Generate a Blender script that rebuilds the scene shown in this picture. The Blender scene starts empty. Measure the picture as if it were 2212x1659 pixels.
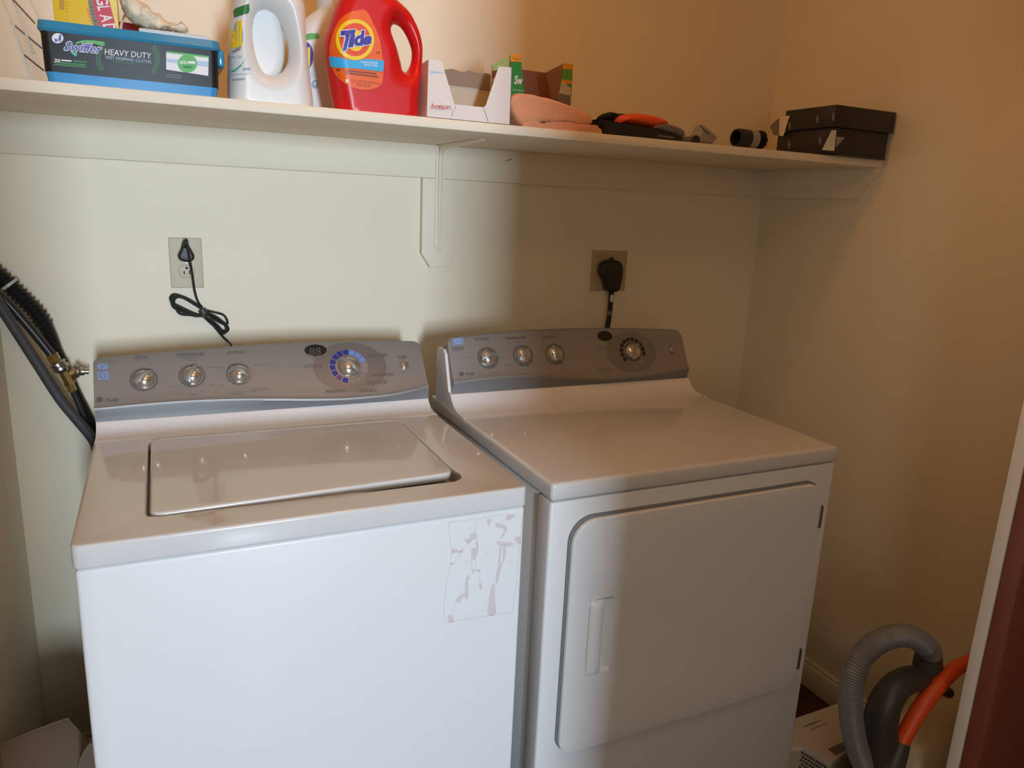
import bpy, bmesh, math, random
from mathutils import Vector, Matrix, noise
random.seed(7)
PI = math.pi
sc = bpy.context.scene
COL = sc.collection

# ------------------------------------------------------------------ camera
CP = Vector((0.131408, -1.886609, 1.419342))
CR = Vector((0.90547249, -0.42212249, 0.0439565))
CU = Vector((0.06003376, 0.22992447, 0.97135508))
CF = Vector((0.42013749, 0.87689643, -0.23353189))
FPX = 1607.729
cam_d = bpy.data.cameras.new('camera')
cam = bpy.data.objects.new('camera', cam_d)
COL.objects.link(cam)
cam.matrix_world = Matrix(((CR.x, CU.x, -CF.x, CP.x), (CR.y, CU.y, -CF.y, CP.y), (CR.z, CU.z, -CF.z, CP.z), (0, 0, 0, 1)))
cam_d.sensor_width = 36
cam_d.lens = 36 * FPX / 2212
cam_d.clip_start = 0.02
sc.camera = cam

# ------------------------------------------------------------------ colour management
sc.view_settings.view_transform = 'Standard'
sc.view_settings.look = 'None'
sc.view_settings.gamma = 1
sc.view_settings.use_curve_mapping = False
sc.view_settings.exposure = 0.0

# ------------------------------------------------------------------ world and lights
w = bpy.data.worlds.new('world'); sc.world = w; w.use_nodes = True
w.node_tree.nodes['Background'].inputs[0].default_value = (0.65, 0.78, 1.0, 1)
w.node_tree.nodes['Background'].inputs[1].default_value = 0.6

def area(name, loc, target, sx, sy, power, color):
    l = bpy.data.lights.new(name, 'AREA'); l.shape = 'RECTANGLE'; l.size = sx; l.size_y = sy
    l.energy = power; l.color = color
    o = bpy.data.objects.new(name, l); COL.objects.link(o)
    o.location = loc
    o.rotation_euler = (Vector(target) - Vector(loc)).to_track_quat('-Z', 'Y').to_euler()
    return o
DAYLIGHT = area('daylight_window', (0.26, -5.15, 1.44), (0.26, 0, 1.20), 0.26, 0.95, 166, (0.66, 0.83, 1.0))
SIDE_FILL = area('added_side_daylight', (-1.45, -5.15, 1.52), (-0.2, 0, 1.30), 1.0, 1.1, 18, (1.0, 0.93, 0.80))  # added fill light; no second window is known on this side
LAMP_W = 4.1
lp = bpy.data.lights.new('ceiling_bulb_light', 'POINT'); lp.energy = LAMP_W; lp.color = (1.0, 0.44, 0.10); lp.shadow_soft_size = 0.05
lo = bpy.data.objects.new('ceiling_bulb_light', lp); COL.objects.link(lo); lo.location = (0.62, -0.68, 2.22)
HALL_FILL = area('hall_fill_light', (0.5, -1.75, 2.38), (0.5, -1.75, 0), 0.5, 0.5, 4.5, (1.0, 0.62, 0.34))  # added soft fill above the hall, not a known fixture

# ------------------------------------------------------------------ pixel -> point on a real plane
def ray(px, py):
    return CR * ((px - 1106) / FPX) - CU * ((py - 829.5) / FPX) + CF
def U(px, py, ax, val):
    v = ray(px, py); t = (val - CP[ax]) / v[ax]
    return CP + v * t
def UY(px, py, y): return U(px, py, 1, y)
def UP(px, py, o, n):
    v = ray(px, py); t = (Vector(o) - CP).dot(n) / v.dot(n)
    return CP + v * t
def pxm(p):           # metres per pixel at a point
    return (Vector(p) - CP).dot(CF) / FPX

# ------------------------------------------------------------------ materials
def lin(c):
    if isinstance(c, str):
        c = c.lstrip('#'); c = [int(c[i:i+2], 16) / 255 for i in (0, 2, 4)]
    return tuple(x / 12.92 if x <= .04045 else ((x + .055) / 1.055) ** 2.4 for x in c)
def mat(name, col, rough=.5, metal=0., bump=0., scale=60., var=0., coat=0., trans=0., emit=0., spec=.5, vscale=8., sheen=0., sss=0.):
    m = bpy.data.materials.new(name); m.use_nodes = True
    nt = m.node_tree; b = nt.nodes['Principled BSDF']
    c = lin(col) if isinstance(col, str) else col
    b.inputs['Base Color'].default_value = (*c, 1)
    b.inputs['Roughness'].default_value = rough
    b.inputs['Metallic'].default_value = metal
    b.inputs['Specular IOR Level'].default_value = spec
    b.inputs['Coat Weight'].default_value = coat
    b.inputs['Coat Roughness'].default_value = .06
    b.inputs['Transmission Weight'].default_value = trans
    b.inputs['Sheen Weight'].default_value = sheen
    if sss:
        b.inputs['Subsurface Weight'].default_value = sss
        b.inputs['Subsurface Radius'].default_value = (.02, .02, .02)
    if emit:
        b.inputs['Emission Color'].default_value = (*c, 1); b.inputs['Emission Strength'].default_value = emit
    tc = nt.nodes.new('ShaderNodeTexCoord')
    if var:
        n = nt.nodes.new('ShaderNodeTexNoise'); n.inputs['Scale'].default_value = vscale; n.inputs['Detail'].default_value = 4
        nt.links.new(tc.outputs['Object'], n.inputs['Vector'])
        mx = nt.nodes.new('ShaderNodeMix'); mx.data_type = 'RGBA'
        mx.inputs['A'].default_value = (*[x * (1 - var) for x in c], 1); mx.inputs['B'].default_value = (*[min(1, x * (1 + var)) for x in c], 1)
        nt.links.new(n.outputs['Fac'], mx.inputs['Factor']); nt.links.new(mx.outputs['Result'], b.inputs['Base Color'])
    if bump:
        n2 = nt.nodes.new('ShaderNodeTexNoise'); n2.inputs['Scale'].default_value = scale; n2.inputs['Detail'].default_value = 3
        nt.links.new(tc.outputs['Object'], n2.inputs['Vector'])
        bp = nt.nodes.new('ShaderNodeBump'); bp.inputs['Strength'].default_value = bump; bp.inputs['Distance'].default_value = .002
        nt.links.new(n2.outputs['Fac'], bp.inputs['Height']); nt.links.new(bp.outputs['Normal'], b.inputs['Normal'])
    return m
def wood_mat(name, c1, c2, scale, rough=.4, stretch=(8, 8, .6)):
    m = mat(name, c1, rough); nt = m.node_tree; b = nt.nodes['Principled BSDF']
    tc = nt.nodes.new('ShaderNodeTexCoord'); mp = nt.nodes.new('ShaderNodeMapping'); mp.inputs['Scale'].default_value = stretch
    n = nt.nodes.new('ShaderNodeTexNoise'); n.inputs['Scale'].default_value = scale; n.inputs['Detail'].default_value = 6
    mx = nt.nodes.new('ShaderNodeMix'); mx.data_type = 'RGBA'
    mx.inputs['A'].default_value = (*lin(c1), 1); mx.inputs['B'].default_value = (*lin(c2), 1)
    nt.links.new(tc.outputs['Object'], mp.inputs['Vector']); nt.links.new(mp.outputs['Vector'], n.inputs['Vector'])
    nt.links.new(n.outputs['Fac'], mx.inputs['Factor']); nt.links.new(mx.outputs['Result'], b.inputs['Base Color'])
    return m

M = {}
M['wall'] = mat('wall_paint', (.86, .765, .585), .55, bump=.06, scale=220, var=.02)
M['ceil'] = mat('ceiling_paint', (.82, .80, .74), .8, bump=.2, scale=90)
M['jamb'] = mat('jamb_paint_lit', (.88, .86, .82), .5)  # whiter than the other trim: daylight on the jamb is put into its colour
M['trim'] = mat('white_trim_paint', (.845, .76, .60), .55, bump=.08, scale=70, var=.03)
M['enamel'] = mat('white_enamel', (.78, .765, .76), .38, coat=.08, bump=.015, scale=300)
M['enamel_top'] = mat('white_enamel_gloss', (.70, .67, .65), .25, coat=.8)
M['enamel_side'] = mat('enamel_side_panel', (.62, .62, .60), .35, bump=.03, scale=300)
M['silver'] = mat('silver_console', (.30, .285, .27), .48, metal=.35, bump=.02, scale=500)
M['silver_dk'] = mat('console_oval', (.235, .225, .225), .4, metal=.5)
M['chin'] = mat('console_chin', (.20, .205, .215), .50, metal=.25)
M['knob'] = mat('knob_chrome', (.60, .57, .52), .20, metal=.85)
M['knob_grip'] = mat('knob_grip_grey', (.33, .33, .31), .35, metal=.4)
M['ring'] = mat('ring_grey', (.16, .15, .15), .45, metal=.3)
M['ring_lt'] = mat('ring_silver', (.33, .31, .29), .3, metal=.6)
M['ink'] = mat('printing_ink', (.10, .09, .085), .5)
M['ink_soft'] = mat('printing_ink_soft', (.21, .198, .186), .5)
M['blue_dk'] = mat('dial_blue', (.02, .035, .28), .4)
M['blue_lt'] = mat('dial_light_blue', (.16, .30, .72), .4)
M['purple'] = mat('dial_purple', (.16, .06, .20), .4)
M['mauve'] = mat('dial_mauve', (.28, .24, .27), .4)
M['pinkline'] = mat('dial_pink_line', (.55, .20, .20), .4)
M['lcd'] = mat('display_window', (.012, .012, .012), .15)
M['lcd_seg'] = mat('display_digits', (.10, .10, .10), .4)
M['estar'] = mat('energy_label_blue', (.24, .32, .58), .4)
M['seam'] = mat('seam_grey', (.22, .23, .25), .6)
M['gap_shade'] = mat('door_gap_shade', (.20, .21, .23), .5)  # dark grey for the shade in the groove round the door
M['dark'] = mat('dark_recess', (.02, .02, .02), .8)
M['residue'] = mat('adhesive_residue', (.66, .57, .555), .7, var=.12, vscale=90)
M['ivory'] = mat('ivory_plastic', (.55, .46, .31), .45)
M['tan_plate'] = mat('tan_plate_plastic', (.50, .37, .20), .5)
M['black'] = mat('black_rubber', (.012, .012, .013), .45)
M['black_pl'] = mat('black_plastic', (.018, .017, .017), .35)
M['grey_rub'] = mat('grey_rubber_hose', (.055, .055, .062), .6, bump=.2, scale=90, var=.2, vscale=40)
M['brass'] = mat('brass', (.55, .42, .18), .3, metal=1., bump=.05, scale=80)
M['nickel'] = mat('nickel', (.45, .42, .38), .28, metal=1.)
M['clampw'] = mat('pale_band', (.50, .52, .47), .4)
M['steel'] = mat('steel', (.35, .35, .36), .3, metal=1.)
M['tub_blue'] = mat('tub_blue', (.045, .30, .62), .3, spec=.5)
M['tub_lid'] = mat('lid_blue', (.04, .25, .42), .2)
M['sleeve'] = mat('black_sleeve', (.010, .010, .011), .42, spec=.35)
M['white_p'] = mat('white_print', (.80, .80, .80), .5)
M['green_p'] = mat('green_print', (.10, .45, .10), .5)
M['green_dk'] = mat('dark_green_print', (.03, .20, .05), .5)
M['teal_p'] = mat('teal_print', (.05, .42, .32), .5)
M['navy'] = mat('navy_print', (.035, .03, .36), .45)
M['sky'] = mat('light_blue_print', (.03, .42, .78), .45)
M['paleblue'] = mat('pale_blue_print', (.42, .58, .75), .5)
M['yellow_card'] = mat('yellow_card', (.80, .52, .01), .5)
M['yellow_lt'] = mat('pale_yellow_card', (.85, .68, .15), .5)
M['red_p'] = mat('red_print', (.60, .02, .06), .45)
M['maroon'] = mat('maroon_plastic', (.22, .01, .03), .4)
M['greyband'] = mat('grey_band', (.22, .19, .14), .5)
M['cream_bag'] = mat('cream_film', (.78, .68, .52), .6, var=.18, vscale=30, bump=.4, scale=40)
M['pad'] = mat('pale_pad', (.60, .70, .74), .5)
M['hdpe'] = mat('white_bottle', (.76, .76, .74), .35, bump=.02)
M['lbl_grey'] = mat('label_grey_blue', (.30, .42, .50), .5)
M['tide'] = mat('red_bottle', (.66, .008, .010), .33, spec=.5)
M['tide_lbl'] = mat('orange_label', (.86, .13, .005), .4)
M['tide_or'] = mat('orange_red_print', (.80, .07, .01), .4)
M['tide_y'] = mat('yellow_print', (.90, .62, .01), .4)
M['tide_brown'] = mat('brown_print', (.25, .03, .01), .4)
M['orange_pl'] = mat('orange_plastic', (.78, .09, .012), .4)
M['card_w'] = mat('white_card', (.80, .72, .66), .55)
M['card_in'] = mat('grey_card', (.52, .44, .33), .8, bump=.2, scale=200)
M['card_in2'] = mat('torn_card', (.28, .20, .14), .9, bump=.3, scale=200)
M['card_br'] = mat('brown_card', (.26, .11, .055), .85, bump=.2, scale=200)
M['green_card'] = mat('green_card', (.03, .26, .045), .45)
M['green_card2'] = mat('lighter_green_card', (.12, .34, .06), .45)
M['orange_card'] = mat('orange_card', (.78, .32, .02), .45)
M['palegreen'] = mat('pale_green_card', (.33, .45, .13), .6)
M['whitish'] = mat('whitish_card', (.55, .48, .38), .5)
M['towel'] = mat('peach_towel', (.80, .36, .20), .95, bump=.9, scale=260, var=.08, vscale=60, sheen=.3)
M['dkgrey'] = mat('dark_grey_plastic', (.05, .045, .042), .45)
M['mgrey'] = mat('mid_grey_plastic', (.17, .15, .14), .45)
M['ltgrey'] = mat('light_grey_plastic', (.30, .27, .25), .45)
M['bristle'] = mat('black_bristles', (.006, .006, .006), .9, bump=1., scale=300)
M['blackbox'] = mat('black_card', (.017, .015, .014), .45, var=.1)
M['paper'] = mat('white_paper', (.75, .68, .58), .7)
M['wire'] = mat('white_coated_wire', (.70, .68, .62), .35)
M['floor'] = wood_mat('floor_wood', '#3a2014', '#55301d', 5, .35, (1, 9, 9))
M['door'] = wood_mat('red_brown_wood', '#7d4535', '#98584a', 4, .4, (9, 9, .5))
M['hose'] = mat('grey_vacuum_hose', (.17, .165, .17), .42)
M['cream'] = mat('cream_plastic', (.55, .48, .34), .35)
M['bag'] = mat('brown_bag', (.27, .20, .15), .8, bump=.3, scale=30, var=.12)
M['board'] = mat('tan_board', (.13, .095, .06), .7)  # tan darkened so the dimness of the corner sits in the colour
M['globe'] = mat('lamp_glass', (1.0, .60, .28), .4, emit=1.5)
M['panel_lit'] = mat('hall_fill_panel', (1.0, .9, .78), .4, emit=1.0)  # glowing panel for the added hall fill, not assigned to any mesh

# ------------------------------------------------------------------ object helpers
class MB:
    def __init__(s): s.v = []; s.f = []; s.mi = []
    def add(s, vs, fs, mi=0):
        o = len(s.v); s.v += [Vector(v) for v in vs]
        for f in fs: s.f.append([i + o for i in f]); s.mi.append(mi)
        return s
    def bm(s, bm, mi=0):
        bm.verts.ensure_lookup_table(); bm.verts.index_update()
        s.add([v.co.copy() for v in bm.verts], [[v.index for v in f.verts] for f in bm.faces], mi); bm.free(); return s
    def box(s, x0, x1, y0, y1, z0, z1, bev=0., seg=2, mi=0, M4=None):
        bm = bmesh.new(); bmesh.ops.create_cube(bm, size=1)
        for v in bm.verts: v.co = Vector(((x0 + x1) / 2 + v.co.x * (x1 - x0), (y0 + y1) / 2 + v.co.y * (y1 - y0), (z0 + z1) / 2 + v.co.z * (z1 - z0)))
        if bev: bmesh.ops.bevel(bm, geom=bm.edges[:], offset=bev, segments=seg, profile=.5, affect='EDGES')
        if M4: bmesh.ops.transform(bm, matrix=M4, verts=bm.verts)
        return s.bm(bm, mi)
    def tube(s, pts, r, n=12, cap=True, mi=0, smooth=6, corr=None):
        """pts control points, r radius or list; corr=(amp, pitch) corrugation"""
        P = [Vector(p) for p in pts]; R = r if isinstance(r, (list, tuple)) else [r] * len(P)
        if smooth and len(P) > 2: P, R = crom(P, R, smooth)
        if corr:
            P, R = resample(P, R, corr[1] / 6)
            R = [q + corr[0] * math.cos(2 * PI * i / 6) for i, q in enumerate(R)]
        T = [(P[min(i + 1, len(P) - 1)] - P[max(i - 1, 0)]).normalized() for i in range(len(P))]
        up = Vector((0, 0, 1)) if abs(T[0].z) < .9 else Vector((1, 0, 0))
        a = T[0].cross(up).normalized(); vs = []; fs = []
        for i, p in enumerate(P):
            a = (a - T[i] * a.dot(T[i])).normalized(); b = T[i].cross(a)
            for k in range(n):
                t = 2 * PI * k / n; vs.append(p + (a * math.cos(t) + b * math.sin(t)) * R[i])
        for i in range(len(P) - 1):
            for k in range(n):
                k2 = (k + 1) % n; fs.append([i * n + k, i * n + k2, (i + 1) * n + k2, (i + 1) * n + k])
        if cap: fs.append(list(range(n))[::-1]); fs.append([(len(P) - 1) * n + k for k in range(n)])
        return s.add(vs, fs, mi)
    def lathe(s, prof, o, axis, n=32, mi=0, cap=True):
        """prof = [(radius, height along axis)]"""
        o = Vector(o); ax = Vector(axis).normalized(); up = Vector((0, 0, 1)) if abs(ax.z) < .9 else Vector((1, 0, 0))
        a = ax.cross(up).normalized(); b = ax.cross(a); vs = []; fs = []
        for (r, h) in prof:
            for k in range(n):
                t = 2 * PI * k / n; vs.append(o + ax * h + (a * math.cos(t) + b * math.sin(t)) * r)
        for i in range(len(prof) - 1):
            for k in range(n):
                k2 = (k + 1) % n; fs.append([i * n + k, (i + 1) * n + k, (i + 1) * n + k2, i * n + k2])
        if cap: fs.append([k for k in range(n)]); fs.append([(len(prof) - 1) * n + k for k in range(n)][::-1])
        return s.add(vs, fs, mi)
    def poly(s, pts, mi=0):
        return s.add(pts, [list(range(len(pts)))], mi)
    def slab(s, pts, d, mi=0):
        """polygon pts extruded by vector d"""
        d = Vector(d); n = len(pts); vs = [Vector(p) for p in pts]; vs += [p + d for p in vs]
        fs = [list(range(n)), [n + i for i in range(n)][::-1]] + [[i, (i + 1) % n, n + (i + 1) % n, n + i][::-1] for i in range(n)]
        return s.add(vs, fs, mi)
    def strip(s, pts, wd, nrm, mi=0, closed=False):
        P = [Vector(p) for p in pts]; nrm = Vector(nrm).normalized(); vs = []; m = len(P)
        for i in range(m):
            if closed: t = P[(i + 1) % m] - P[i - 1]
            else: t = P[min(i + 1, m - 1)] - P[max(i - 1, 0)]
            q = t.normalized().cross(nrm); vs += [P[i] + q * wd / 2, P[i] - q * wd / 2]
        fs = [[2 * i, 2 * i + 1, 2 * i + 3, 2 * i + 2] for i in range(m - 1)]
        if closed: fs.append([2 * m - 2, 2 * m - 1, 1, 0])
        return s.add(vs, fs, mi)
    def build(s, name, m, parent=None, origin=None, ang=35, recalc=True, disp=None):
        me = bpy.data.meshes.new(name)
        o = bpy.data.objects.new(name, me); COL.objects.link(o)
        if parent is not None:
            root = parent
            while root.parent: root = root.parent
            inv = root.matrix_basis.inverted(); vs = [inv @ v for v in s.v]; o.parent = parent
        elif origin is not None:
            o.location = origin; vs = [v - Vector(origin) for v in s.v]
        else:
            mn = [min(v[i] for v in s.v) for i in range(3)]; mxx = [max(v[i] for v in s.v) for i in range(3)]
            c = Vector(((mn[0] + mxx[0]) / 2, (mn[1] + mxx[1]) / 2, mn[2])); o.location = c; vs = [v - c for v in s.v]
        me.from_pydata([tuple(v) for v in vs], [], s.f)
        ms = m if isinstance(m, (list, tuple)) else [m]
        for q in ms: me.materials.append(M[q])
        for p, i in zip(me.polygons, s.mi): p.material_index = i; p.use_smooth = True
        if recalc:
            bm = bmesh.new(); bm.from_mesh(me); bmesh.ops.recalc_face_normals(bm, faces=bm.faces); bm.to_mesh(me); bm.free()
        me.set_sharp_from_angle(angle=math.radians(ang))
        return o

def crom(P, R, k):
    Q = []; S = []; n = len(P)
    for i in range(n - 1):
        p0 = P[max(i - 1, 0)]; p1 = P[i]; p2 = P[i + 1]; p3 = P[min(i + 2, n - 1)]
        for j in range(k):
            t = j / k; t2 = t * t; t3 = t2 * t
            Q.append(.5 * ((2 * p1) + (-p0 + p2) * t + (2 * p0 - 5 * p1 + 4 * p2 - p3) * t2 + (-p0 + 3 * p1 - 3 * p2 + p3) * t3))
            S.append(R[i] * (1 - t) + R[i + 1] * t)
    Q.append(P[-1]); S.append(R[-1]); return Q, S
def resample(P, R, step):
    d = [0]
    for i in range(1, len(P)): d.append(d[-1] + (P[i] - P[i - 1]).length)
    n = max(2, int(d[-1] / step)); Q = []; S = []; j = 0
    for i in range(n + 1):
        t = d[-1] * i / n
        while j < len(d) - 2 and d[j + 1] < t: j += 1
        f = (t - d[j]) / max(1e-9, d[j + 1] - d[j]); f = min(1, max(0, f))
        Q.append(P[j].lerp(P[j + 1], f)); S.append(R[j] * (1 - f) + R[j + 1] * f)
    return Q, S
def closed_crom(pts, k=5):
    n = len(pts); out = []
    for i in range(n):
        p0, p1, p2, p3 = pts[i - 1], pts[i], pts[(i + 1) % n], pts[(i + 2) % n]
        for j in range(k):
            t = j / k; t2 = t * t; t3 = t2 * t
            out.append(tuple(.5 * ((2 * p1[a]) + (-p0[a] + p2[a]) * t + (2 * p0[a] - 5 * p1[a] + 4 * p2[a] - p3[a]) * t2 + (-p0[a] + 3 * p1[a] - 3 * p2[a] + p3[a]) * t3) for a in (0, 1)))
    return out
def rrect(x0, x1, y0, y1, r, k=8):
    if not isinstance(r, (list, tuple)): r = [r] * 4
    out = []
    for (cx, cy, a0, q) in ((x1, y1, 0, r[0]), (x0, y1, 90, r[1]), (x0, y0, 180, r[2]), (x1, y0, 270, r[3])):
        sx = -1 if cx == x1 else 1; sy = -1 if cy == y1 else 1
        for i in range(k + 1):
            a = math.radians(a0 + 90 * i / k); out.append((cx + sx * q + q * math.cos(a), cy + sy * q + q * math.sin(a)))
    return out

def outline_bm(loops, half, bev, mapf, seg=3, remesh=0., smooth=0, flatten=None):
    """2D loops (first outer, others holes) -> bevelled solid of half thickness; mapf(u, v, d) -> world"""
    cu = bpy.data.curves.new('tmp', 'CURVE'); cu.dimensions = '2D'; cu.fill_mode = 'BOTH'
    for L in loops:
        sp = cu.splines.new('POLY'); sp.points.add(len(L) - 1); sp.use_cyclic_u = True
        for p, q in zip(sp.points, L): p.co = (q[0], q[1], 0, 1)
    cu.extrude = max(0, half - bev); cu.bevel_depth = bev; cu.bevel_resolution = seg; cu.offset = -bev
    ob = bpy.data.objects.new('tmp', cu); COL.objects.link(ob)
    dg = bpy.context.evaluated_depsgraph_get(); dg.update()
    me = bpy.data.meshes.new_from_object(ob.evaluated_get(dg), depsgraph=dg)
    bpy.data.objects.remove(ob); bpy.data.curves.remove(cu)
    if remesh:
        bm = bmesh.new(); bm.from_mesh(me); bmesh.ops.remove_doubles(bm, verts=bm.verts, dist=1e-5); bm.to_mesh(me); bm.free()
        ob = bpy.data.objects.new('tmp', me); COL.objects.link(ob)
        md = ob.modifiers.new('r', 'REMESH'); md.mode = 'VOXEL'; md.voxel_size = remesh
        if smooth: s2 = ob.modifiers.new('s', 'SMOOTH'); s2.iterations = smooth; s2.factor = .5
        dg = bpy.context.evaluated_depsgraph_get(); dg.update()
        me2 = bpy.data.meshes.new_from_object(ob.evaluated_get(dg), depsgraph=dg)
        bpy.data.objects.remove(ob); bpy.data.meshes.remove(me); me = me2
    bm = bmesh.new(); bm.from_mesh(me); bpy.data.meshes.remove(me)
    bmesh.ops.remove_doubles(bm, verts=bm.verts, dist=1e-6)
    if flatten:
        for v in bm.verts: v.co = flatten(v.co)
    for v in bm.verts: v.co = mapf(*v.co)
    return bm

import numpy as np
from mathutils.geometry import delaunay_2d_cdt
def pillow_bm(loops, half, D, mapf, step=.0035, pw=.5, flatz=None):
    """outline loops (2D, first outer, rest holes) -> closed solid whose thickness swells from the outline inwards; edges lying on flatz stay full thickness"""
    A = []; B = []
    for L in loops:
        for i in range(len(L)):
            a, b = L[i], L[(i + 1) % len(L)]
            A.append(a); B.append(b)
    A = np.array(A, float); B = np.array(B, float)
    keep = np.ones(len(A), bool)
    if flatz is not None: keep = ~((abs(A[:, 1] - flatz) < 6e-4) & (abs(B[:, 1] - flatz) < 6e-4))
    def dist(P, a=None, b=None):
        a = A[keep] if a is None else a; b = B[keep] if b is None else b
        P = np.array(P, float)[:, None, :]; ab = (b - a)[None]; t = ((P - a[None]) * ab).sum(2) / np.maximum((ab ** 2).sum(2), 1e-14)
        t = t.clip(0, 1)[..., None]; return np.sqrt((((P - a[None]) - ab * t) ** 2).sum(2)).min(1)
    def inside(P):
        P = np.array(P, float); x = P[:, 0][:, None]; y = P[:, 1][:, None]; x0, y0 = A[:, 0][None], A[:, 1][None]; x1, y1 = B[:, 0][None], B[:, 1][None]
        with np.errstate(divide='ignore', invalid='ignore'):
            c = ((y0 > y) != (y1 > y)) & (x < (x1 - x0) * (y - y0) / (y1 - y0) + x0)
        return c.sum(1) % 2 == 1
    mn = A.min(0); mx = A.max(0)
    cand = []; nx = int((mx[0] - mn[0]) / step) + 2; ny = int((mx[1] - mn[1]) / step) + 2
    for j in range(ny):
        for i in range(nx): cand.append((mn[0] + step * (i + .5 * (j % 2)), mn[1] + step * j))
    cand = np.array(cand); cand = cand[inside(cand)]
    if len(cand): cand = cand[dist(cand, A, B) > min(step, D) * 1.05]
    rings = []
    for dd in (.05, .2, .5, .85):
        d_ = dd * min(step, D)
        for L in loops:
            n = len(L)
            for i in range(n):
                p, q = np.array(L[i - 1], float), np.array(L[(i + 1) % n], float); t = q - p; l = np.hypot(*t)
                if l < 1e-9: continue
                for sg in (1, -1):
                    rings.append((L[i][0] - t[1] / l * d_ * sg, L[i][1] + t[0] / l * d_ * sg, d_))
    rings = np.array(rings).reshape(-1, 3); ok = inside(rings[:, :2]) & (dist(rings[:, :2], A, B) > rings[:, 2] * .93)
    rings = rings[ok][:, :2]
    pts = []; edges = []
    for L in loops:
        o = len(pts); pts += [tuple(map(float, q)) for q in L]; edges += [(o + i, o + (i + 1) % len(L)) for i in range(len(L))]
    nb = len(pts); pts += [tuple(map(float, q)) for q in rings] + [tuple(map(float, q)) for q in cand]
    co, ed, fc, _, _, _ = delaunay_2d_cdt([Vector(p) for p in pts], edges, [], 0, 1e-6)
    C_ = np.array([(v.x, v.y) for v in co]); cen = np.array([C_[list(f)].mean(0) for f in fc]); ins = inside(cen)
    fc = [f for f, k_ in zip(fc, ins) if k_]
    d = np.minimum(dist(C_) / D, 1); h = half * np.power(1 - (1 - d) ** 2, pw); h[d < 1e-3] = 0
    bm = bmesh.new(); n = len(C_)
    fr = [bm.verts.new((C_[i][0], C_[i][1], -h[i])) for i in range(n)]; bk = [bm.verts.new((C_[i][0], C_[i][1], h[i])) for i in range(n)]
    cnt = {}
    for f in fc:
        bm.faces.new([fr[i] for i in f]); bm.faces.new([bk[i] for i in f][::-1])
        for i in range(len(f)):
            e = (f[i], f[(i + 1) % len(f)]); kx = tuple(sorted(e)); cnt[kx] = (cnt.get(kx, (0,))[0] + 1, e)
    for kx, (c_, e) in cnt.items():
        if c_ == 1: bm.faces.new([fr[e[1]], fr[e[0]], bk[e[0]], bk[e[1]]])
    bmesh.ops.remove_doubles(bm, verts=bm.verts, dist=1e-6)
    for v in [v for v in bm.verts if not v.link_faces]: bm.verts.remove(v)
    bmesh.ops.recalc_face_normals(bm, faces=bm.faces)
    for v in bm.verts: v.co = mapf(*v.co)
    return bm

_tcache = {}
def text2d(s, shear=0., bold=0., space=1.):
    key = (s, shear, bold, space)
    if key in _tcache: return _tcache[key]
    cu = bpy.data.curves.new('tmpt', 'FONT'); cu.body = s; cu.shear = shear; cu.offset = bold; cu.resolution_u = 3; cu.space_character = space
    ob = bpy.data.objects.new('tmpt', cu); COL.objects.link(ob)
    dg = bpy.context.evaluated_depsgraph_get(); dg.update()
    me = bpy.data.meshes.new_from_object(ob.evaluated_get(dg), depsgraph=dg)
    bpy.data.objects.remove(ob); bpy.data.curves.remove(cu)
    vs = [(v.co.x, v.co.y) for v in me.vertices]; fs = [list(p.vertices) for p in me.polygons]; bpy.data.meshes.remove(me)
    x0 = min(v[0] for v in vs); x1 = max(v[0] for v in vs); y0 = min(v[1] for v in vs); y1 = max(v[1] for v in vs)
    vs = [((a - x0) / (x1 - x0), (b - y0) / (y1 - y0)) for a, b in vs]
    _tcache[key] = (vs, fs); return vs, fs
def text(mb, s, corners, plane, mi=0, shear=0., bold=0., grow=0., space=1.):
    """corners: TL, TR, BR, BL pixels of the lettering's box; plane(px, py) -> world point"""
    vs, fs = text2d(s, shear, bold, space)
    tl, tr, br, bl = [plane(*c) for c in corners]
    out = []
    for a, b in vs:
        top = tl.lerp(tr, a); bot = bl.lerp(br, a); out.append(bot.lerp(top, b))
    mb.add(out, fs, mi)

def merge(into, o):
    """printing becomes surface pattern of its part: same mesh, own materials"""
    a, b = into.data, o.data
    d = into.matrix_basis.translation if into.parent is None else Vector((0, 0, 0))
    base = len(a.materials); slots = [m_ for m_ in b.materials]
    for m_ in slots: a.materials.append(m_)
    bm = bmesh.new(); bm.from_mesh(a); n0 = len(bm.faces)
    bm.from_mesh(b); bm.faces.ensure_lookup_table()
    for f in bm.faces[n0:]: f.material_index += base
    bm.to_mesh(a); bm.free()
    bpy.data.objects.remove(o); bpy.data.meshes.remove(b)
    return into

def thing(name, label, cat, loc, group=None, yaw=0.):
    o = bpy.data.objects.new(name, None); COL.objects.link(o); o.location = loc; o.rotation_euler = (0, 0, yaw)
    o.empty_display_size = .05
    o['label'] = label; o['category'] = cat
    if group: o['group'] = group
    return o
def tag(o, label, cat, group=None):
    o['label'] = label; o['category'] = cat
    if group: o['group'] = group
    return o
def struct(o): o['kind'] = 'structure'; return o
def circ(c, r, n=24, ry=None, a0=0, a1=2 * PI):
    ry = r if ry is None else ry
    return [(c[0] + r * math.cos(a0 + (a1 - a0) * i / n), c[1] + ry * math.sin(a0 + (a1 - a0) * i / n)) for i in range(n)]
XZ = lambda y: (lambda u, v, d: Vector((u, y + d, v)))

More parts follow.
